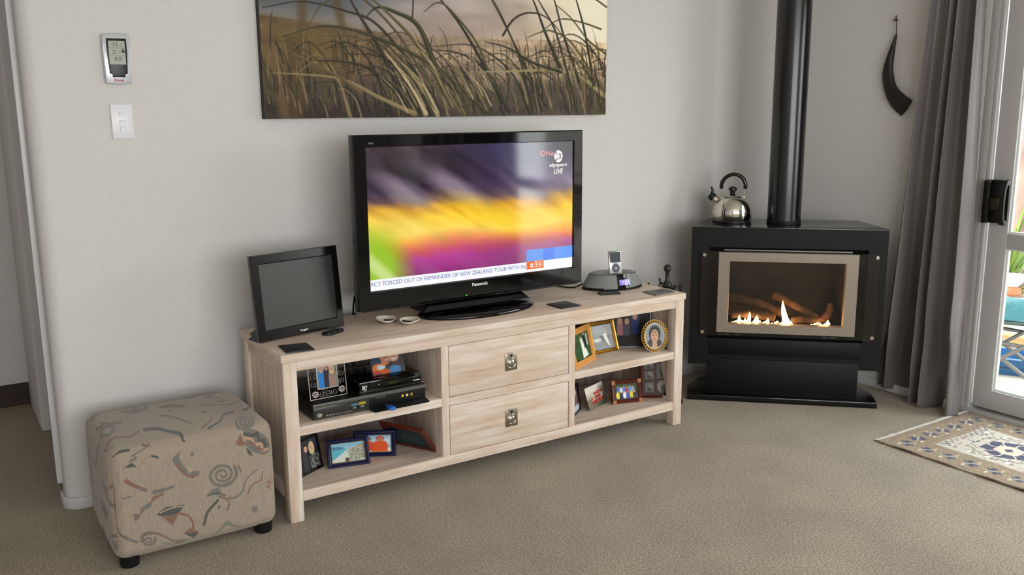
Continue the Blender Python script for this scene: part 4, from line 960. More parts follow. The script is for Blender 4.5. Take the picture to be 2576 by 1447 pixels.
# logs and flames
M_LOG = noisy('ceramic_log', [(0.3,(52,40,32)),(0.7,(104,82,64))], 14, (1,1,1), rough=.9, bstr=.8, bdist=.012)
def log(pts, r0_, r1_):
    P3, R3 = dens(pts, [r0_+(r1_-r0_)*i/(len(pts)-1) for i in range(len(pts))], 6)
    R3 = [q*(1+.08*math.sin(i*1.7)) for i, q in enumerate(R3)]
    return MB().tube(P3, R3, 12).build('log', M_LOG, ht, smooth=1)
log([(.17,.20,.47),(.28,.19,.455),(.38,.19,.425),(.45,.17,.395)], .030, .02)
log([(.40,.21,.485),(.47,.19,.455),(.55,.165,.415),(.60,.15,.39)], .026, .014)
log([(.20,.13,.40),(.30,.12,.405),(.40,.13,.385)], .022, .02)
log([(.62,.16,.37),(.655,.17,.41),(.66,.18,.455)], .024, .014)
log([(.48,.13,.372),(.54,.12,.385),(.61,.12,.378)], .018, .018)
MB().box(.18,.69,.07,.27,.352,.362).build('burner_tray', M_BLACK_MATT, ht)
def fire_mat():
    M = bpy.data.materials.new('flame'); M.use_nodes = True; t = M.node_tree; t.nodes.clear()
    o = t.nodes.new('ShaderNodeOutputMaterial'); e = t.nodes.new('ShaderNodeEmission'); tcn = t.nodes.new('ShaderNodeTexCoord'); s = t.nodes.new('ShaderNodeSeparateXYZ'); r = t.nodes.new('ShaderNodeValToRGB')
    t.links.new(tcn.outputs['Generated'], s.inputs[0]); t.links.new(s.outputs['Z'], r.inputs[0])
    el = r.color_ramp.elements; el[0].position = .0; el[0].color = (1.0,.60,.20,1); el[1].position = 1.0; el[1].color = (.5,.10,.01,1)
    k = el.new(.7); k.color = (1.0,.62,.22,1)
    t.links.new(r.outputs[0], e.inputs[0]); e.inputs[1].default_value = 22.0; t.links.new(e.outputs[0], o.inputs[0]); return M
M_FLAME = fire_mat()
def flame(x, y, z, w, h, bend=0.0):
    prof = [(0,0),(.7,.03),(1,.12),(1,.24),(.86,.42),(.64,.62),(.36,.82),(.16,.93),(0,1)] if h < .08 else [(0,0),(.8,.02),(1,.07),(.98,.12),(.72,.22),(.52,.36),(.44,.52),(.34,.68),(.2,.84),(.08,.95),(0,1)]
    b = MB(); V = []; Fc = []; n = 12
    for r, t in prof:
        for k in range(n):
            a = 2*PI*k/n; V.append((x+w*r*math.cos(a)+bend*(1-(1-t)**2), y+w*.7*r*math.sin(a), z+h*t))
    for i in range(len(prof)-1):
        for k in range(n): Fc.append((i*n+k, i*n+(k+1)%n, (i+1)*n+(k+1)%n, (i+1)*n+k))
    b.add(V, Fc); return b.build('flame', M_FLAME, ht, smooth=1.2)
for q in ((.236,.085,.362,.009,.045,-.002),(.262,.09,.362,.007,.032,0),(.256,.08,.362,.006,.026,.003),(.277,.085,.364,.009,.060,.004),(.303,.082,.360,.014,.048,.012),(.366,.085,.362,.008,.034,.0),(.462,.082,.356,.026,.128,-.032),(.632,.085,.360,.011,.036,.006),(.605,.08,.360,.010,.020,0),(.248,.08,.362,.010,.022,0)): flame(*q)
for i, xx in enumerate((.205,.217,.228,.290,.315,.327,.339,.350,.360,.385,.400,.409,.421,.430,.470,.566,.580,.592,.615,.625,.642)):
    MB().lathe([(0,-.006),(.0045,-.0035),(.0062,0),(.0045,.0042),(0,.006)], 10, T(xx,.08,.368+.005*((i*7)%3))).build('ember', M_FLAME, ht, smooth=1.2)
def fire_light(x, y, z, e, r=.02):
    l = bpy.data.lights.new('firelight', 'POINT'); l.energy = e; l.color = (1.0,.42,.14); l.shadow_soft_size = r
    o = bpy.data.objects.new('firelight', l); COL.objects.link(o); o.parent = ht; o.location = (x, y, z)
fire_light(.27,.10,.40,.30); fire_light(.45,.09,.42,.5); fire_light(.62,.10,.40,.2)
fz = MB().lathe([(.0775,.832),(.0775,2.398)], 48, T(.431,.232,0)).build('flue', mat('black_flue',(14,14,15),.22,spec=.55), ht, smooth=.6)
MB().lathe([(.0795,.832),(.0795,.846),(.0785,.849),(.0776,.849)], 48, T(.431,.232,0)).build('flue_collar', M_HB, ht, smooth=.6)

# kettle on the heater
kt = thing('kettle', 'polished steel whistling kettle with black arched handle on the heater', 'kettle', (2.366,.292,.8322), HA)
MB().lathe([(.090,0),(.093,.001),(.093,.007),(.091,.008)], 48).build('base_rim', M_BLACK, kt, smooth=.6)
MB().lathe([(.091,.007),(.0945,.012),(.0945,.05),(.093,.062),(.088,.08),(.078,.099),(.064,.114),(.052,.121),(.05,.122)], 48).build('body', M_CHROME, kt, smooth=.7)
MB().lathe([(.052,.121),(.050,.124),(.036,.130),(.018,.133),(0,.134)], 40).build('lid', M_CHROME, kt, smooth=.7)
MB().lathe([(.012,.131),(.012,.146),(.019,.150),(.0205,.157),(.017,.165),(.008,.169),(0,.170)], 24).build('lid_knob', M_BLACK_GLOSS, kt, smooth=.7)
MB().tube([(-.052,0,.085),(-.082,0,.108),(-.094,0,.118)], [.022,.019,.018], 16).build('spout', M_CHROME, kt, smooth=.8)
sp = MB().tube([(-.088,0,.113),(-.099,0,.122),(-.108,0,.129)], [.0195,.0195,.015], 16).build('whistle_cap', M_BLACK, kt, smooth=.8)
MB().tube([(-.098,0,.135),(-.094,0,.148),(-.098,0,.160),(-.104,0,.166)], [.008,.006,.005,.003], 8).build('cap_lever', M_BLACK, sp, smooth=1)
hp = [(-.052+.0,0,.158),(-.054,0,.172),(-.049,0,.192),(-.036,0,.211),(-.017,0,.223),(.004,0,.227),(.025,0,.223),(.043,0,.211),(.055,0,.192),(.059,0,.172),(.056,0,.158)]
P2, R2 = dens(hp, [.0085,.0095,.0095,.0092,.009,.009,.009,.0092,.0095,.0095,.0085], 3)
MB().tube(P2, R2, 12).build('handle', M_BLACK_GLOSS, kt, smooth=1)
for sx_ in (-.052, .056): MB().box(sx_-.003, sx_+.003, -.006, .006, .112, .160).build('handle_bracket', M_CHROME, kt)

# fire tools beside the heater
ft = thing('fire_tool_stand', 'black iron fire tool stand with ball top behind the cabinet end', 'fire tools', (1.945,.28,0))
M_IRON = mat('black_iron', (20,20,21), .45)
MB().lathe([(.085,0),(.09,.004),(.086,.012),(.05,.018),(.015,.022),(.01,.03)], 32).build('base_dish', M_BLACK_GLOSS, ft, smooth=.7)
MB().lathe([(.008,.02),(.008,.55),(.018,.556),(.024,.565),(.020,.578),(.011,.586),(.0085,.6),(.0085,.628),(.011,.632)], 16).build('stem', M_IRON, ft, smooth=.8)
MB().lathe([(0,.624),(.010,.627),(.0165,.638),(.0175,.646),(.0150,.656),(.008,.662),(0,.664)], 20).build('ball', M_IRON, ft, smooth=1)
for k in range(4):
    a = -.35+k*PI/2
    c, s = math.cos(a), math.sin(a)
    MB().tube([(0,0,.558),(.04*c,.04*s,.557),(.07*c,.07*s,.557),(.085*c,.085*s,.566),(.093*c,.093*s,.582)], .0045, 8).build('hook_arm', M_IRON, ft, smooth=1)
for k, nm in ((0,'poker'),(1,'shovel'),(2,'brush'),(3,'tongs')):
    a = -.35+k*PI/2; c, s = .066*math.cos(a), .066*math.sin(a)
    t = thing('fire_tool', 'black iron %s hanging on the fire tool stand' % nm, 'fire tool', (1.945+c,.28+s,0), a)
    q = MB().tube([(0,.012*math.cos(g_),.552+.012*math.sin(g_)) for g_ in np.linspace(-.3,PI+.3,12)], .003, 6)
    q.tube([(0,.0,.538),(0,0,.10)], .0045, 8); q.tube([(0,-.0115,.549),(0,-.004,.54),(0,0,.53)], .003, 6); q.tube([(0,.0115,.549),(0,.004,.54),(0,0,.53)], .003, 6)
    q.build('shaft', M_IRON, t, smooth=1)
    e = MB()
    if nm == 'shovel': e.box(-.004,.004,-.04,.04,.03,.12)
    elif nm == 'brush': e.lathe([(.012,.11),(.018,.1),(.022,.03),(0,.03)], 14)
    else: e.tube([(0,0,.11),(0,0,.05),(0,.015,.04)], .004, 6)
    e.build('head', M_IRON, t)

# ================================================================== CURTAINS
def satin():
    M = mat('grey_satin', (80,75,73), .42, spec=.4, sheen=.2)
    n = noise_node(M, 7, (1,1,.12), 5.0, .6); n2 = noise_node(M, 90, (1,1,.05), 2.0)
    r = ramp(M, n.outputs['Fac'], [(0.3,(90,85,84)),(0.7,(118,112,111))]); L(M, r.outputs[0], bsdf(M).inputs['Base Color'])
    bump(M, n.outputs['Fac'], .55, .01); return M
M_SATIN = satin()
def curtain(label, top, bot, xt, xb, nf, seed, hem, zt=2.2):
    r = random.Random(seed)
    nu, nv = 220, 120; V = np.zeros((nv, nu, 3)); s = np.linspace(0, 1, nu)
    ph = [r.uniform(0, 6.28) for _ in range(4)]
    wn_ = smooth_noise(nv, nu, 9, 7); wn2 = smooth_noise(nv, nu, 4, 3); big = smooth_noise(nv, nu, 30, 60)
    for j in range(nv):
        t = j/(nv-1); z_top = zt
        tt = np.interp(t*1.0, [0,.16,.45,1], [0,.02,.42,1])
        ya = top[0]+(bot[0]-top[0])*tt; yb = top[1]+(bot[1]-top[1])*tt
        ss = s+.012*np.sin(2*PI*2.1*s+ph[0]+t*1.2)
        a = 2*PI*nf*ss+1.5*np.sin(2*PI*ss*1.6+ph[1])+.8*np.sin(2*PI*ss*2.9+ph[2])+.35*t*np.sin(5*ss+ph[2])
        wv = np.sin(a); wv = np.sign(wv)*np.abs(wv)**.75
        amp = .020+.022*t
        zb = np.interp(s, [0,.40,.46,1], hem)
        x = xt+(xb-xt)*t+amp*wv*(1+.25*np.sin(3*s*PI+ph[3])) + np.interp(s, [0,.40,.48,1], [.045,.035,-.015,-.02])*t
        low = np.clip((t-.74)/.26, 0, 1)
        x += (wn_[j]-.5)*.13*low+(wn2[j]-.5)*.05*low+(big[j]-.5)*.04
        y = ya+(yb-ya)*ss+.008*np.cos(a)+(wn_[j]-.5)*.02*low
        V[j, :, 0] = np.minimum(x, 2.962); V[j, :, 1] = y; V[j, :, 2] = z_top+(zb-z_top)*t
    idx = np.arange(nv*nu).reshape(nv, nu)
    Fq = np.stack([idx[1:, :-1], idx[1:, 1:], idx[:-1, 1:], idx[:-1, :-1]], -1).reshape(-1, 4)
    me = grid_mesh('curtain', V.reshape(-1,3), Fq); o = link('curtain', me, M_SATIN)
    sm = o.modifiers.new('thickness', 'SOLIDIFY'); sm.thickness = .002
    return tag(o, label, 'curtain')
curtain('grey satin curtain gathered beside the sliding door, right of the heater', (-.305,-.575), (-.165,-.640), 2.905, 2.882, 4.2, 4, [.03,.015,.004,.004])
curtain('grey satin curtain at the far side of the sliding door', (-2.72,-4.1), (-2.66,-4.2), 2.915, 2.895, 9.5, 9, [.01,.01,.006,.006])
rl = thing('curtain_rail', 'white curtain rail above the sliding door', 'curtain rail', (2.925,-1.43,2.2))
MB().box(-.012,.012,-2.8,1.22,0,.02).build('track', M_TRIM, rl)
for y_ in (-2.3,-1.2,0,1.1): MB().box(-.01,.0455,y_-.015,y_+.015,.02,.03).build('bracket', M_TRIM, rl)

# ================================================================== OTTOMAN
ot = thing('ottoman', 'square upholstered ottoman in beige patterned fabric beside the cabinet', 'ottoman', (-.298,.19,0))
def ottoman_pattern():
    p = Pic(817, 724, (170,154,136), (0,1633,0,1446))
    G, DG, RD, BN, LT = (126,122,114), (92,94,88), (144,108,92), (134,112,92), (190,170,148)
    S = p.stroke
    # shell spirals
    def spiral(cx, cy, r, sq, turns, w, c, c2):
        pts = [(cx+(r*(1-k/40*.9))*math.cos(2*PI*turns*k/40-.6), cy+(r*(1-k/40*.9))*sq*math.sin(2*PI*turns*k/40-.6)) for k in range(41)]
        S([(a+4, b+3) for a, b in pts], w*.5, c2, .8, n=90); S(pts, w, c, .9, w1=w*.4, n=90)
    spiral(1045,715,118,.72,2.6,13,G,RD); spiral(1225,385,80,.55,2.3,10,G,RD); spiral(415,230,105,.36,2.4,9,G,BN); spiral(510,1160,52,.75,1.6,10,G,RD)
    # top motifs
    S([(100,290),(200,250),(260,215),(330,215)],6,G); S([(130,340),(230,330),(330,320)],7,BN); S([(150,380),(200,345),(270,350),(220,385),(150,380)],8,G); p.ell(210,318,34,10,G)
    S([(170,430),(260,405),(360,410),(430,385)],5,RD); S([(620,235),(700,225),(790,245)],10,BN); S([(640,245),(700,240),(780,250)],4,G); p.ell(680,265,16,6,G); p.ell(930,298,26,9,G)
    S([(690,150),(740,135),(810,125)],9,G); S([(820,170),(880,150),(970,115)],6,G); S([(955,175),(1010,150)],6,DG); S([(1000,170),(1080,180)],5,RD); S([(1060,212),(1110,208)],10,G)
    S([(920,240),(1040,245),(1150,245),(1270,200)],5,G); S([(1140,90),(1190,120)],8,DG); S([(1240,300),(1290,280),(1305,250)],9,DG); S([(600,300),(680,315),(760,345),(830,375)],6,BN)
    S([(940,405),(1040,370),(1080,330),(1160,310)],6,DG); S([(890,400),(960,370),(990,340)],5,RD); S([(470,380),(560,382),(650,405),(720,420),(745,460)],9,DG)
    S([(200,510),(250,475),(330,468)],9,DG); S([(210,500),(280,480)],5,RD); S([(350,525),(420,490),(480,450)],6,G); S([(340,560),(380,545),(370,525)],8,G)
    S([(165,470),(180,600),(215,780),(240,900),(255,1040),(300,1105),(360,1130)],6,(110,86,84)); S([(345,1135),(430,1165)],11,G)
    p.poly([(300,605),(350,570),(395,605)],DG); S([(500,540),(545,555)],8,DG); p.ell(805,558,15,15,G); S([(430,450),(470,455)],5,BN)
    # crescents
    S([(680,580),(720,640),(780,690),(855,690)],26,G,w1=14); S([(690,620),(740,680),(800,712),(850,705)],7,RD); S([(680,575),(700,550)],12,G); p.poly([(780,655),(815,665),(780,690)],LT)
    # feather bars
    S([(320,700),(380,740),(470,780)],14,RD,w1=10); S([(430,770),(470,782)],10,G); S([(310,830),(370,815)],6,G)
    S([(530,800),(590,790),(670,770)],18,G,w1=8); S([(520,840),(590,820)],8,RD); S([(400,985),(460,925),(520,860),(590,815)],7,RD); S([(455,915),(500,890)],16,G,w1=8); S([(390,960),(430,965),(412,995)],9,G)
    # bird / fan
    p.poly([(555,965),(620,915),(760,905),(720,970),(600,985)],DG); S([(580,955),(660,925),(750,915)],4,LT); p.poly([(600,990),(720,965),(680,1055)],RD); S([(680,1055),(700,960)],3,BN)
    S([(720,965),(790,990),(830,1040),(835,1090)],8,RD); p.poly([(765,1120),(810,1078),(880,1110),(840,1155)],RD); p.poly([(770,1120),(880,1115),(845,1158)],DG)
    S([(460,1160),(470,1110),(540,1100),(620,1130),(690,1168),(790,1165)],11,G,w1=6); S([(470,1170),(480,1120),(560,1112),(640,1145)],4,RD); p.ell(745,1192,40,12,RD,.8); p.ell(630,1188,32,8,G,.7)
    # mushroom and arcs
    p.poly([(925,855),(960,812),(1020,803),(1050,850)],G); S([(930,855),(1000,840),(1075,862)],4,DG); S([(1020,860),(1090,890),(1105,930),(1090,960)],7,BN); S([(915,1060),(940,970),(1015,890)],10,DG); p.ell(1025,938,14,14,G)
    S([(1100,880),(1160,875),(1210,840),(1230,780),(1270,735),(1340,700)],8,G,w1=4); S([(1255,855),(1290,800),(1360,770),(1378,720)],5,RD); S([(1175,665),(1195,705)],7,RD)
    p.poly([(970,1175),(1090,1035),(1250,1105),(1095,1070)],G,.8); p.ell(1313,962,28,24,G,.8); p.ell(1310,962,10,9,BN)
    # fish
    fish = [(1215,420),(1250,415),(1350,460),(1430,510),(1472,560),(1450,595),(1380,612),(1300,585),(1240,545)]
    p.poly(fish, G); p.poly([(1150,525),(1190,460),(1215,510),(1255,535),(1190,540)], RD)
    S([(1225,465),(1290,480),(1330,470),(1350,520),(1395,520),(1400,555),(1440,550)],12,DG,curve=False); S([(1230,490),(1285,500),(1310,540),(1360,535),(1380,580),(1430,575)],9,(200,160,130),curve=False); S([(1255,520),(1300,530),(1325,565),(1380,575)],7,RD,curve=False)
    p.poly([(1235,555),(1270,570),(1300,618),(1255,595)], DG); S([(1430,520),(1465,550),(1450,590)],5,BN)
    p.poly([(1412,795),(1435,770),(1458,795)],RD); S([(1410,820),(1475,795),(1450,740)],5,RD,curve=False); S([(1415,815),(1460,835)],5,RD); S([(1480,880),(1490,915)],5,(176,136,110))
    return p
def ottoman_mesh():
    pt = ottoman_pattern(); hx, hy, z0, z1 = .252, .212, .028, .388; r = .036; n = 150
    hz = (z1-z0)/2; zc = (z0+z1)/2; base = np.array([170,154,136.])
    Vs, Fs, Cs = [], [], []; off = 0
    quadF = [(300,1335),(1515,1060),(1462,400),(165,475)]; quadT = [(165,475),(1462,400),(1185,82),(88,250)]
    def bil(q, u, v):
        q = np.array(q, float); return (q[0]*((1-u)*(1-v))[..., None]+q[1]*(u*(1-v))[..., None]+q[2]*(u*v)[..., None]+q[3]*((1-u)*v)[..., None])
    def samp(q, u, v):
        s = bil(q, np.clip(u, 0, 1), np.clip(v, 0, 1)); ix = np.clip((s[..., 0]/1633*816), 0, 816).astype(int); iy = np.clip((s[..., 1]/1446*723), 0, 723).astype(int); return pt.a[iy, ix]
    H = np.array([hx, hy, hz])
    for ax, sg in ((1,-1),(2,1),(0,-1),(0,1),(1,1),(2,-1)):
        n = 250 if (ax, sg) in ((1,-1),(2,1)) else (120 if (ax, sg) == (0,-1) else 60)
        g = np.linspace(-1, 1, n); g = np.sign(g)*np.abs(g)**.9; A, B = np.meshgrid(g, g)
        P = np.zeros(A.shape+(3,)); o = [k for k in range(3) if k != ax]
        P[..., o[0]] = A*H[o[0]]; P[..., o[1]] = B*H[o[1]]; P[..., ax] = sg*H[ax]
        Q = np.clip(P, -(H-r), H-r); d = P-Q; ln = np.linalg.norm(d, axis=-1, keepdims=True); S_ = Q+d/np.maximum(ln, 1e-9)*r
        # soft cushion: faces bow out a little
        u_, v_ = P[..., o[0]]/H[o[0]], P[..., o[1]]/H[o[1]]
        S_[..., ax] += sg*.010*(1-u_**2)*(1-v_**2)
        if ax == 1 and sg < 0: C = samp(quadF, (A+1)/2, (B+1)/2)
        elif ax == 2 and sg > 0: C = samp(quadT, (A+1)/2, (B+1)/2)
        elif ax == 0: C = samp(quadF, (A*-sg*.8+1)/2*.8+.1, (B+1)/2*.9)
        else: C = np.tile(base, A.shape+(1,))
        S_[..., 2] += zc
        idx = np.arange(n*n).reshape(n, n)+off; q = np.stack([idx[:-1,:-1], idx[:-1,1:], idx[1:,1:], idx[1:,:-1]], -1).reshape(-1,4)
        # orientation: outward normal
        t1 = np.zeros(3); t1[o[0]] = 1; t2 = np.zeros(3); t2[o[1]] = 1
        if np.cross(t1, t2)[ax]*sg < 0: q = q[:, ::-1]
        Vs.append(S_.reshape(-1,3)); Fs.append(q); Cs.append(C.reshape(-1,3)); off += n*n
    me = grid_mesh('upholstery', np.concatenate(Vs), np.concatenate(Fs)); print_on(me, lin(np.clip(np.concatenate(Cs), 0, 255)))
    bm = bmesh.new(); bm.from_mesh(me); bmesh.ops.remove_doubles(bm, verts=bm.verts, dist=1e-5); bm.to_mesh(me); bm.free()
    return me
link('upholstery', ottoman_mesh(), attr_mat('ottoman_tapestry', rough=.85, spec=.15, streak=(55, (14,14,.5), 200), sheen=.3), ot)
for sx_ in (-.21, .21):
    for sy_ in (-.178, .16): MB().lathe([(.024,0),(.029,.004),(.031,.034),(.031,.036)], 20, T(sx_, sy_, 0)).build('foot', M_BLACK, ot, smooth=.6)

# ================================================================== RUG
rg = thing('rug', 'cream and navy patterned rug with white fringe by the sliding door', 'rug', (2.312,-.622,0))
RW, RL = .672, 1.18
def rug_pattern():
    w, h = 260, 450; p = Pic(w, h, (142,124,98), (0, RW, 0, RL))
    NV, TN, CR, PK, BR_ = (56,58,84), (190,168,136), (186,178,164), (196,160,140), (126,102,78)
    n = smooth_noise(h, w, 1, 1); p.a *= (1+.35*(n-.5))[..., None]
    def band(d0, d1, c, a=1.0):
        d = np.minimum(np.minimum(p.X, RW-p.X), np.minimum(p.Y, RL-p.Y)); p.mask(((d > d0) & (d < d1)).astype(float), c, a)
    band(0,.006,(120,96,88)); band(.020,.026,BR_,.8); band(.040,.046,(160,128,98),.7); band(.115,.121,(150,116,90),.8); band(.135,.141,BR_,.8)
    # navy paired motifs along the border
    def motif(cx, cy, ang):
        c, s = math.cos(ang), math.sin(ang)
        def tr(q): return [(cx+x*c-y*s, cy+x*s+y*c) for x, y in q]
        p.poly(tr([(-.034,-.014),(-.012,-.024),(-.002,-.004),(-.012,.016),(-.034,.010),(-.022,-.002)]), NV); p.poly(tr([(.034,.014),(.012,.024),(.002,.004),(.012,-.016),(.034,-.010),(.022,.002)]), NV)
        p.stroke(tr([(-.018,.024),(.018,-.024)]), .003, CR, .9, n=4); p.ell(*tr([(0,.034)])[0], .010,.006,(222,212,190),.8); p.ell(*tr([(0,-.034)])[0], .010,.006,(206,170,150),.8)
    for k in range(12): motif(.080, .085+.092*k, .5+PI/2); motif(RW-.080, .085+.092*k, .5+PI/2)
    for k in range(5): motif(.16+.088*k, .082, .5); motif(.16+.088*k, RL-.082, .5)
    for k in range(900): p.ell(RNG.uniform(0,RW), RNG.uniform(0,RL), .004,.003, random.choice([(150,112,84),(176,160,132),(96,88,92),(70,70,90)]), .7)
    # cream field with stepped ends and medallions
    p.rect(.16, RW-.16, .16, RL-.16, CR)
    for k in range(40): p.stroke([(RNG.uniform(.17,.5), RNG.uniform(.17,1.0))]*1+[(RNG.uniform(.17,.5), RNG.uniform(.17,1.0))][:0] or [(0,0)], .0, CR) if False else None
    for yc in (.37, .81):
        for s_ in range(7):
            hw = .145-.019*abs(s_-3); p.rect(RW/2-hw, RW/2+hw, yc-.13+.037*s_-.003, yc-.13+.037*(s_+1)+.003, (104,90,80))
            p.rect(RW/2-hw+.007, RW/2+hw-.007, yc-.13+.037*s_, yc-.13+.037*(s_+1), CR)
        p.poly([(RW/2-.105,yc),(RW/2-.05,yc-.095),(RW/2+.05,yc-.095),(RW/2+.105,yc),(RW/2+.05,yc+.095),(RW/2-.05,yc+.095)], NV)
        p.poly([(RW/2-.05,yc),(RW/2-.03,yc-.05),(RW/2+.03,yc-.05),(RW/2+.05,yc),(RW/2+.03,yc+.05),(RW/2-.03,yc+.05)], (214,190,170))
        p.poly([(RW/2-.02,yc),(RW/2,yc-.02),(RW/2+.02,yc),(RW/2,yc+.02)], NV)
        for a in np.linspace(0, 2*PI, 9)[:-1]:
            p.stroke([(RW/2+.045*math.cos(a), yc+.045*math.sin(a)),(RW/2+.085*math.cos(a), yc+.085*math.sin(a)),(RW/2+.095*math.cos(a+.2), yc+.095*math.sin(a+.2))], .003, (226,200,180), .9, n=8)
    for side in (-1, 1):                                    # stepped cream blocks along the field
        for k in range(11):
            y_ = .185+.078*k; xo = RW/2+side*.158
            p.poly([(xo-side*.012,y_),(xo-side*.05,y_+.006),(xo-side*.05,y_+.030),(xo-side*.028,y_+.030),(xo-side*.028,y_+.046),(xo-side*.012,y_+.046)], (120,104,92), .8)
            p.poly([(xo-side*.012,y_+.004),(xo-side*.044,y_+.010),(xo-side*.044,y_+.026),(xo-side*.012,y_+.026)], (206,198,186))
    for yb in (.178, .590, RL-.178):
        for k in range(9): p.stroke([(.185+.036*k, yb-.012),(.203+.036*k, yb+.012),(.221+.036*k, yb-.012)], .003, random.choice([NV,(120,92,84)]), .85, n=4, curve=False)
    for k in range(150):
        x_, y_ = RNG.uniform(.17,RW-.17), RNG.uniform(.17,RL-.17)
        if min(abs(y_-.37), abs(y_-.81)) < .12 and abs(x_-RW/2) < .12: continue
        a = RNG.uniform(0,3.1); p.stroke([(x_,y_),(x_+.02*math.cos(a), y_+.02*math.sin(a)),(x_+.02*math.cos(a)+.008, y_+.02*math.sin(a)-.008)], .0028, random.choice([NV,(170,130,120),(130,116,100),(186,170,160)]), .8, n=6)
    return p
rp_ = rug_pattern()
wob = lambda V: 0
def rug_warp(V):
    V = V.copy(); x, y = V[:,0], V[:,2]     # panel x, 'z' used as length
    z = .007+.0025*np.sin(x*22+y*3)*np.sin(y*13)+.004*np.exp(-(x/.02)**2)*(.5+.5*np.sin(y*37))
    return np.stack([x, y, z], -1)
face = pic_panel('woven_face', rp_, 0, RW, -RL, 0, 0, attr_mat('woven_wool', rough=.9, spec=.1, sheen=.2), rg, warp=rug_warp)
sm = face.modifiers.new('thickness', 'SOLIDIFY'); sm.thickness = .006; sm.offset = -1
MB().box(.002,RW-.002,-RL+.002,-.002,.0003,.002).build('rug_backing', mat('dark_backing',(50,42,38),.9), rg)
f = MB(); rr = random.Random(2)
for i in range(150):
    x_ = .004+i*(RW-.008)/149
    for y_, sgn in ((0,1),(-RL,-1)):
        d = rr.uniform(-.006,.006); ln = rr.uniform(.014,.022)
        f.tube([(x_,y_-.003*sgn,.006),(x_+d*.5,y_+ln*.5*sgn,.0065),(x_+d,y_+ln*sgn,.003)], .0018, 5)
f = f.build('fringe', mat('fringe_white',(236,232,222),.9), rg, smooth=1); f['kind'] = 'stuff'

# ================================================================== OUTSIDE THE DOOR
GZ = -.12
pv = MB().box(3.1, 11, -9, 6, GZ-.1, GZ-.012).build('patio', mat('grout',(170,164,154),.9)); struct(pv)
M_TILE = noisy('pale_paver', [(0.3,(186,172,158)),(0.7,(206,194,182))], 4, rough=.8)
tl = MB().box(0,.392,0,.392,GZ-.02,GZ).mesh('tile', bevel=.003); tl.materials.append(M_TILE)
for i in range(9):
    for j in range(20): link('tile', tl, None, pv, T(3.16+.4*i, -6.0+.4*j, 0))
def fence(label, x, y0_, y1_, hgt, n):
    o = thing('fence', label, 'fence', (x, (y0_+y1_)/2, GZ))
    me = MB().box(-.01,.01,-.052,.052,.02,hgt).mesh('slat', bevel=.003); me.materials.append(noisy('grey_slat', [(0.3,(132,126,116)),(0.7,(164,158,148))], 3, (20,20,1), rough=.8))
    for k in range(n): link('slat', me, None, o, T(0, (y0_-y1_)/2+(y1_-y0_)*(k+.5)/n, 0))
    for zz in (.3, hgt-.3): MB().box(.011,.05,(y0_-y1_)/2,(y1_-y0_)/2,zz,zz+.07).build('rail', mat('fence_rail',(120,112,100),.8), o)
fence('grey slatted fence beyond the patio', 6.6, -7.5, 1.0, 1.7, 70)
# leafy shrubs
M_LEAF = noisy('strappy_leaf', [(0.3,(60,92,24)),(0.7,(120,146,46))], 4, rough=.5)
def strappy(label, loc, n, ln, seed, m_):
    o = thing('strappy_plant', label, 'plant', loc)
    r = random.Random(seed); b = MB()
    for i in range(n):
        a = r.uniform(0,2*PI); l = ln*r.uniform(.6,1); w = r.uniform(.010,.02); tilt = r.uniform(.25,1.0); pts = []
        for k in range(7):
            t = k/6; pts.append((math.cos(a)*l*t*tilt, math.sin(a)*l*t*tilt, l*(t*1.1-.75*tilt*t*t)))
        V = []; 
        for k, q in enumerate(pts):
            ww = w*math.sin(PI*(.12+.86*k/6)); V += [(q[0]-math.sin(a)*ww, q[1]+math.cos(a)*ww, q[2]), (q[0], q[1], q[2]-.006), (q[0]+math.sin(a)*ww, q[1]-math.cos(a)*ww, q[2])]
        Fc = []
        for k in range(6): Fc += [(3*k,3*k+1,3*k+4,3*k+3),(3*k+1,3*k+2,3*k+5,3*k+4)]
        b.add(V, Fc)
    f_ = b.build('leaves', m_, o); f_['kind'] = 'stuff'
    MB().lathe([(.10,0),(.06,.06),(.03,.12),(0,.14)], 12).build('crown', mat('plant_base',(90,96,50),.8), o)
    return o
strappy('bright green strappy plant at the back of the patio', (5.55,.72,GZ), 90, 0.95, 5, M_LEAF)
strappy('tall strappy plant near the fence outside the door', (5.75,-.75,GZ), 70, 0.8, 6, M_LEAF)
strappy('strappy plant beyond the patio chairs', (5.9,-2.4,GZ), 60, 0.6, 8, M_LEAF)
# folding stool with crossed legs, cloth on top
tb_ = thing('folding_stool', 'folding stool with crossed metal legs on the patio', 'stool', (3.87,-.27,GZ), math.radians(118))
M_TUBE = mat('grey_metal_tube', (104,102,100), .4, metal=.6)
MB().box(-.27,.27,-.2,.2,.385,.40).build('seat', mat('dark_green_canvas',(40,62,60),.7), tb_, bevel=.004)
MB().box(-.27,.27,-.206,-.2,.30,.39).build('valance', mat('dark_green_canvas'), tb_)
for y_ in (-.18,.18):
    for s_ in (-1,1): MB().tube([(-.25*s_,y_+.012*s_,.385),(.25*s_,y_+.012*s_,.014)], .011, 10).tube([(.25*s_-.015,y_+.012*s_,.011),(.25*s_+.015,y_+.012*s_,.011)], .011, 8).build('leg', M_TUBE, tb_, smooth=1)
    MB().tube([(-.25,y_,.26),(.10,y_,.29)], .010, 8).build('brace', M_TUBE, tb_, smooth=1)
ct = thing('cloth_bundle', 'turquoise cloth heaped on the folding stool', 'cloth', (3.87,-.27,GZ+.402), math.radians(118))
n = 40; V = []
hgt = smooth_noise(n, n, 4)
for j in range(n):
    for i in range(n):
        u, v = i/(n-1)*2-1, j/(n-1)*2-1; rr_ = min(1, math.hypot(u, v)); V.append((u*.27, v*.19, max(0.0, (1-rr_**3))*(.07+.06*(hgt[j,i]-.5))+.003))
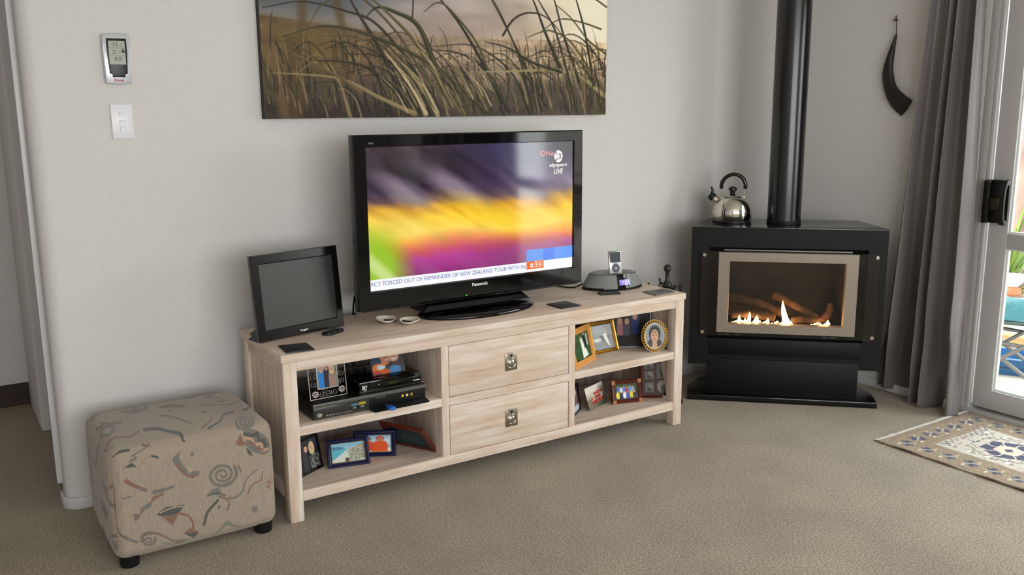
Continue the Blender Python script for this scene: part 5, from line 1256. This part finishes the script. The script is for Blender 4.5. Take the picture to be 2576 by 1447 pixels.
idx = np.arange(n*n).reshape(n, n); q = np.stack([idx[:-1,:-1], idx[:-1,1:], idx[1:,1:], idx[1:,:-1]], -1).reshape(-1,4)
o = link('cloth', grid_mesh('cloth', np.array(V), q), mat('turquoise_cloth',(16,84,88),.8), ct); o.modifiers.new('thickness','SOLIDIFY').thickness = .002
tu = thing('storage_tub', 'low bright blue plastic tub just behind the folding stool', 'tub', (4.20,-.095,GZ+.0005), math.radians(118))
SWAP = Matrix(((1,0,0,0),(0,0,1,0),(0,1,0,0),(0,0,0,1)))
MB().ring((-.17,.17,-.125,.125),(-.14,.14,-.095,.095),[(0,0),(-.4,.085),(-.8,.088),(-.8,.096),(.4,.096),(1,.02),(1,0)], SWAP).build('tub', mat('sky_blue_plastic',(14,84,132),.4), tu)
MB().box(-.15,.15,-.105,.105,.001,.012).build('tub_floor', mat('sky_blue_plastic'), tu)
MB().ring((-.1795,.1795,-.1345,.1345),(-.172,.172,-.127,.127),[(0,.040),(0,.045),(1,.045),(1,.040)], SWAP).build('rim_line', mat('tub_dark',(20,50,66),.5), tu)
bb_ = thing('bird_bath', 'white bird bath on a terracotta pedestal among the plants', 'bird bath', (4.95,.27,GZ))
Z6 = Matrix.Diagonal((.55,.55,.62,1))
MB().lathe([(.14,0),(.12,.03),(.06,.08),(.05,.38),(.07,.43),(.05,.45)], 24, Z6).build('pedestal', mat('pale_stone',(150,154,150),.7), bb_, smooth=.6)
MB().lathe([(.05,.45),(.10,.48),(.09,.53),(.05,.55)], 20, Z6).build('collar', mat('terracotta',(160,100,66),.7), bb_, smooth=.6)
MB().lathe([(.05,.55),(.10,.60),(.13,.66),(.135,.675),(.12,.67),(.08,.63),(0,.62)], 28, Z6).build('bowl', mat('white_stone',(206,200,206),.6), bb_, smooth=.6)
ge = MB().box(4.62,4.70,-.9,1.6,GZ,GZ+.10).build('garden_edging', noisy('tan_timber', [(0.3,(150,112,70)),(0.7,(180,140,96))], 6, (20,1,20), rough=.8), bevel=.004); tag(ge, 'tan timber garden edging beyond the folding stool', 'edging')
tk = thing('tree', 'slim tree with pinkish brown bark beyond the patio', 'tree', (6.3,1.0,GZ))
MB().tube([(0,0,0),(.03,.02,.8),(-.02,.03,1.7),(.02,-.02,2.6)], [.11,.09,.08,.06], 14).build('trunk', noisy('pink_bark', [(0.3,(120,92,82)),(0.7,(170,140,128))], 8, (1,1,.3), rough=.9, bstr=.6, bdist=.01), tk, smooth=1)
b = MB(); r = random.Random(12)
for i in range(700):
    a, e_, d = r.uniform(0,2*PI), r.uniform(-.4,1.3), r.uniform(.2,1)**.5
    c = Vector((.8*d*math.cos(a)*math.cos(e_), .8*d*math.sin(a)*math.cos(e_), 2.5+.6*d*math.sin(e_)))
    b.add([(-.04,0,0),(0,-.015,.005),(.04,0,0),(0,.015,.005)], [(0,1,2,3)], T(*c) @ RZ(r.uniform(0,6)) @ RX(r.uniform(-1,1)))
f_ = b.build('leaves', M_LEAF, tk); f_['kind'] = 'stuff'
def patio_chair(label, loc, rz):
    o = thing('patio_chair', label, 'chair', loc, rz, 'metal patio chairs')
    for s_ in (-1,1):
        MB().tube([(.22*s_,-.22,0),(.22*s_,.18,.45)], .012, 8).build('leg', M_TUBE, o, smooth=1); MB().tube([(.20*s_,.24,0),(.20*s_,-.20,.45)], .012, 8).build('leg', M_TUBE, o, smooth=1)
    MB().tube([(-.22,.18,.45),(-.22,.30,.86),(-.16,.32,.92),(.16,.32,.92),(.22,.30,.86),(.22,.18,.45)], .012, 8).build('back_frame', M_TUBE, o, smooth=1)
    for k in range(6): MB().box(-.21,.21,-.005,.005,-.015,.015, T(0,.2+.017*k,.52+.062*k)).build('back_slat', M_TUBE, o)
    for k in range(7): MB().box(-.22,.22,-.2+.058*k,-.16+.058*k,.445,.46).build('seat_slat', M_TUBE, o)
patio_chair('metal patio chair nearest the door', (4.2,-3.35,GZ), math.radians(60))
patio_chair('metal patio chair nearer the fence', (5.5,-4.5,GZ), math.radians(-110))
pt_ = thing('patio_table', 'round patio table between the chairs', 'table', (4.95,-3.75,GZ))
MB().lathe([(.42,.70),(.44,.705),(.44,.72),(.42,.725),(0,.725)], 36).build('top', mat('table_wood',(150,120,90),.6), pt_, smooth=.6)
for k in range(4): MB().tube([(.3*math.cos(k*PI/2),.3*math.sin(k*PI/2),.70),(.36*math.cos(k*PI/2+.9),.36*math.sin(k*PI/2+.9),0)], .016, 8).build('leg', M_TUBE, pt_, smooth=1)
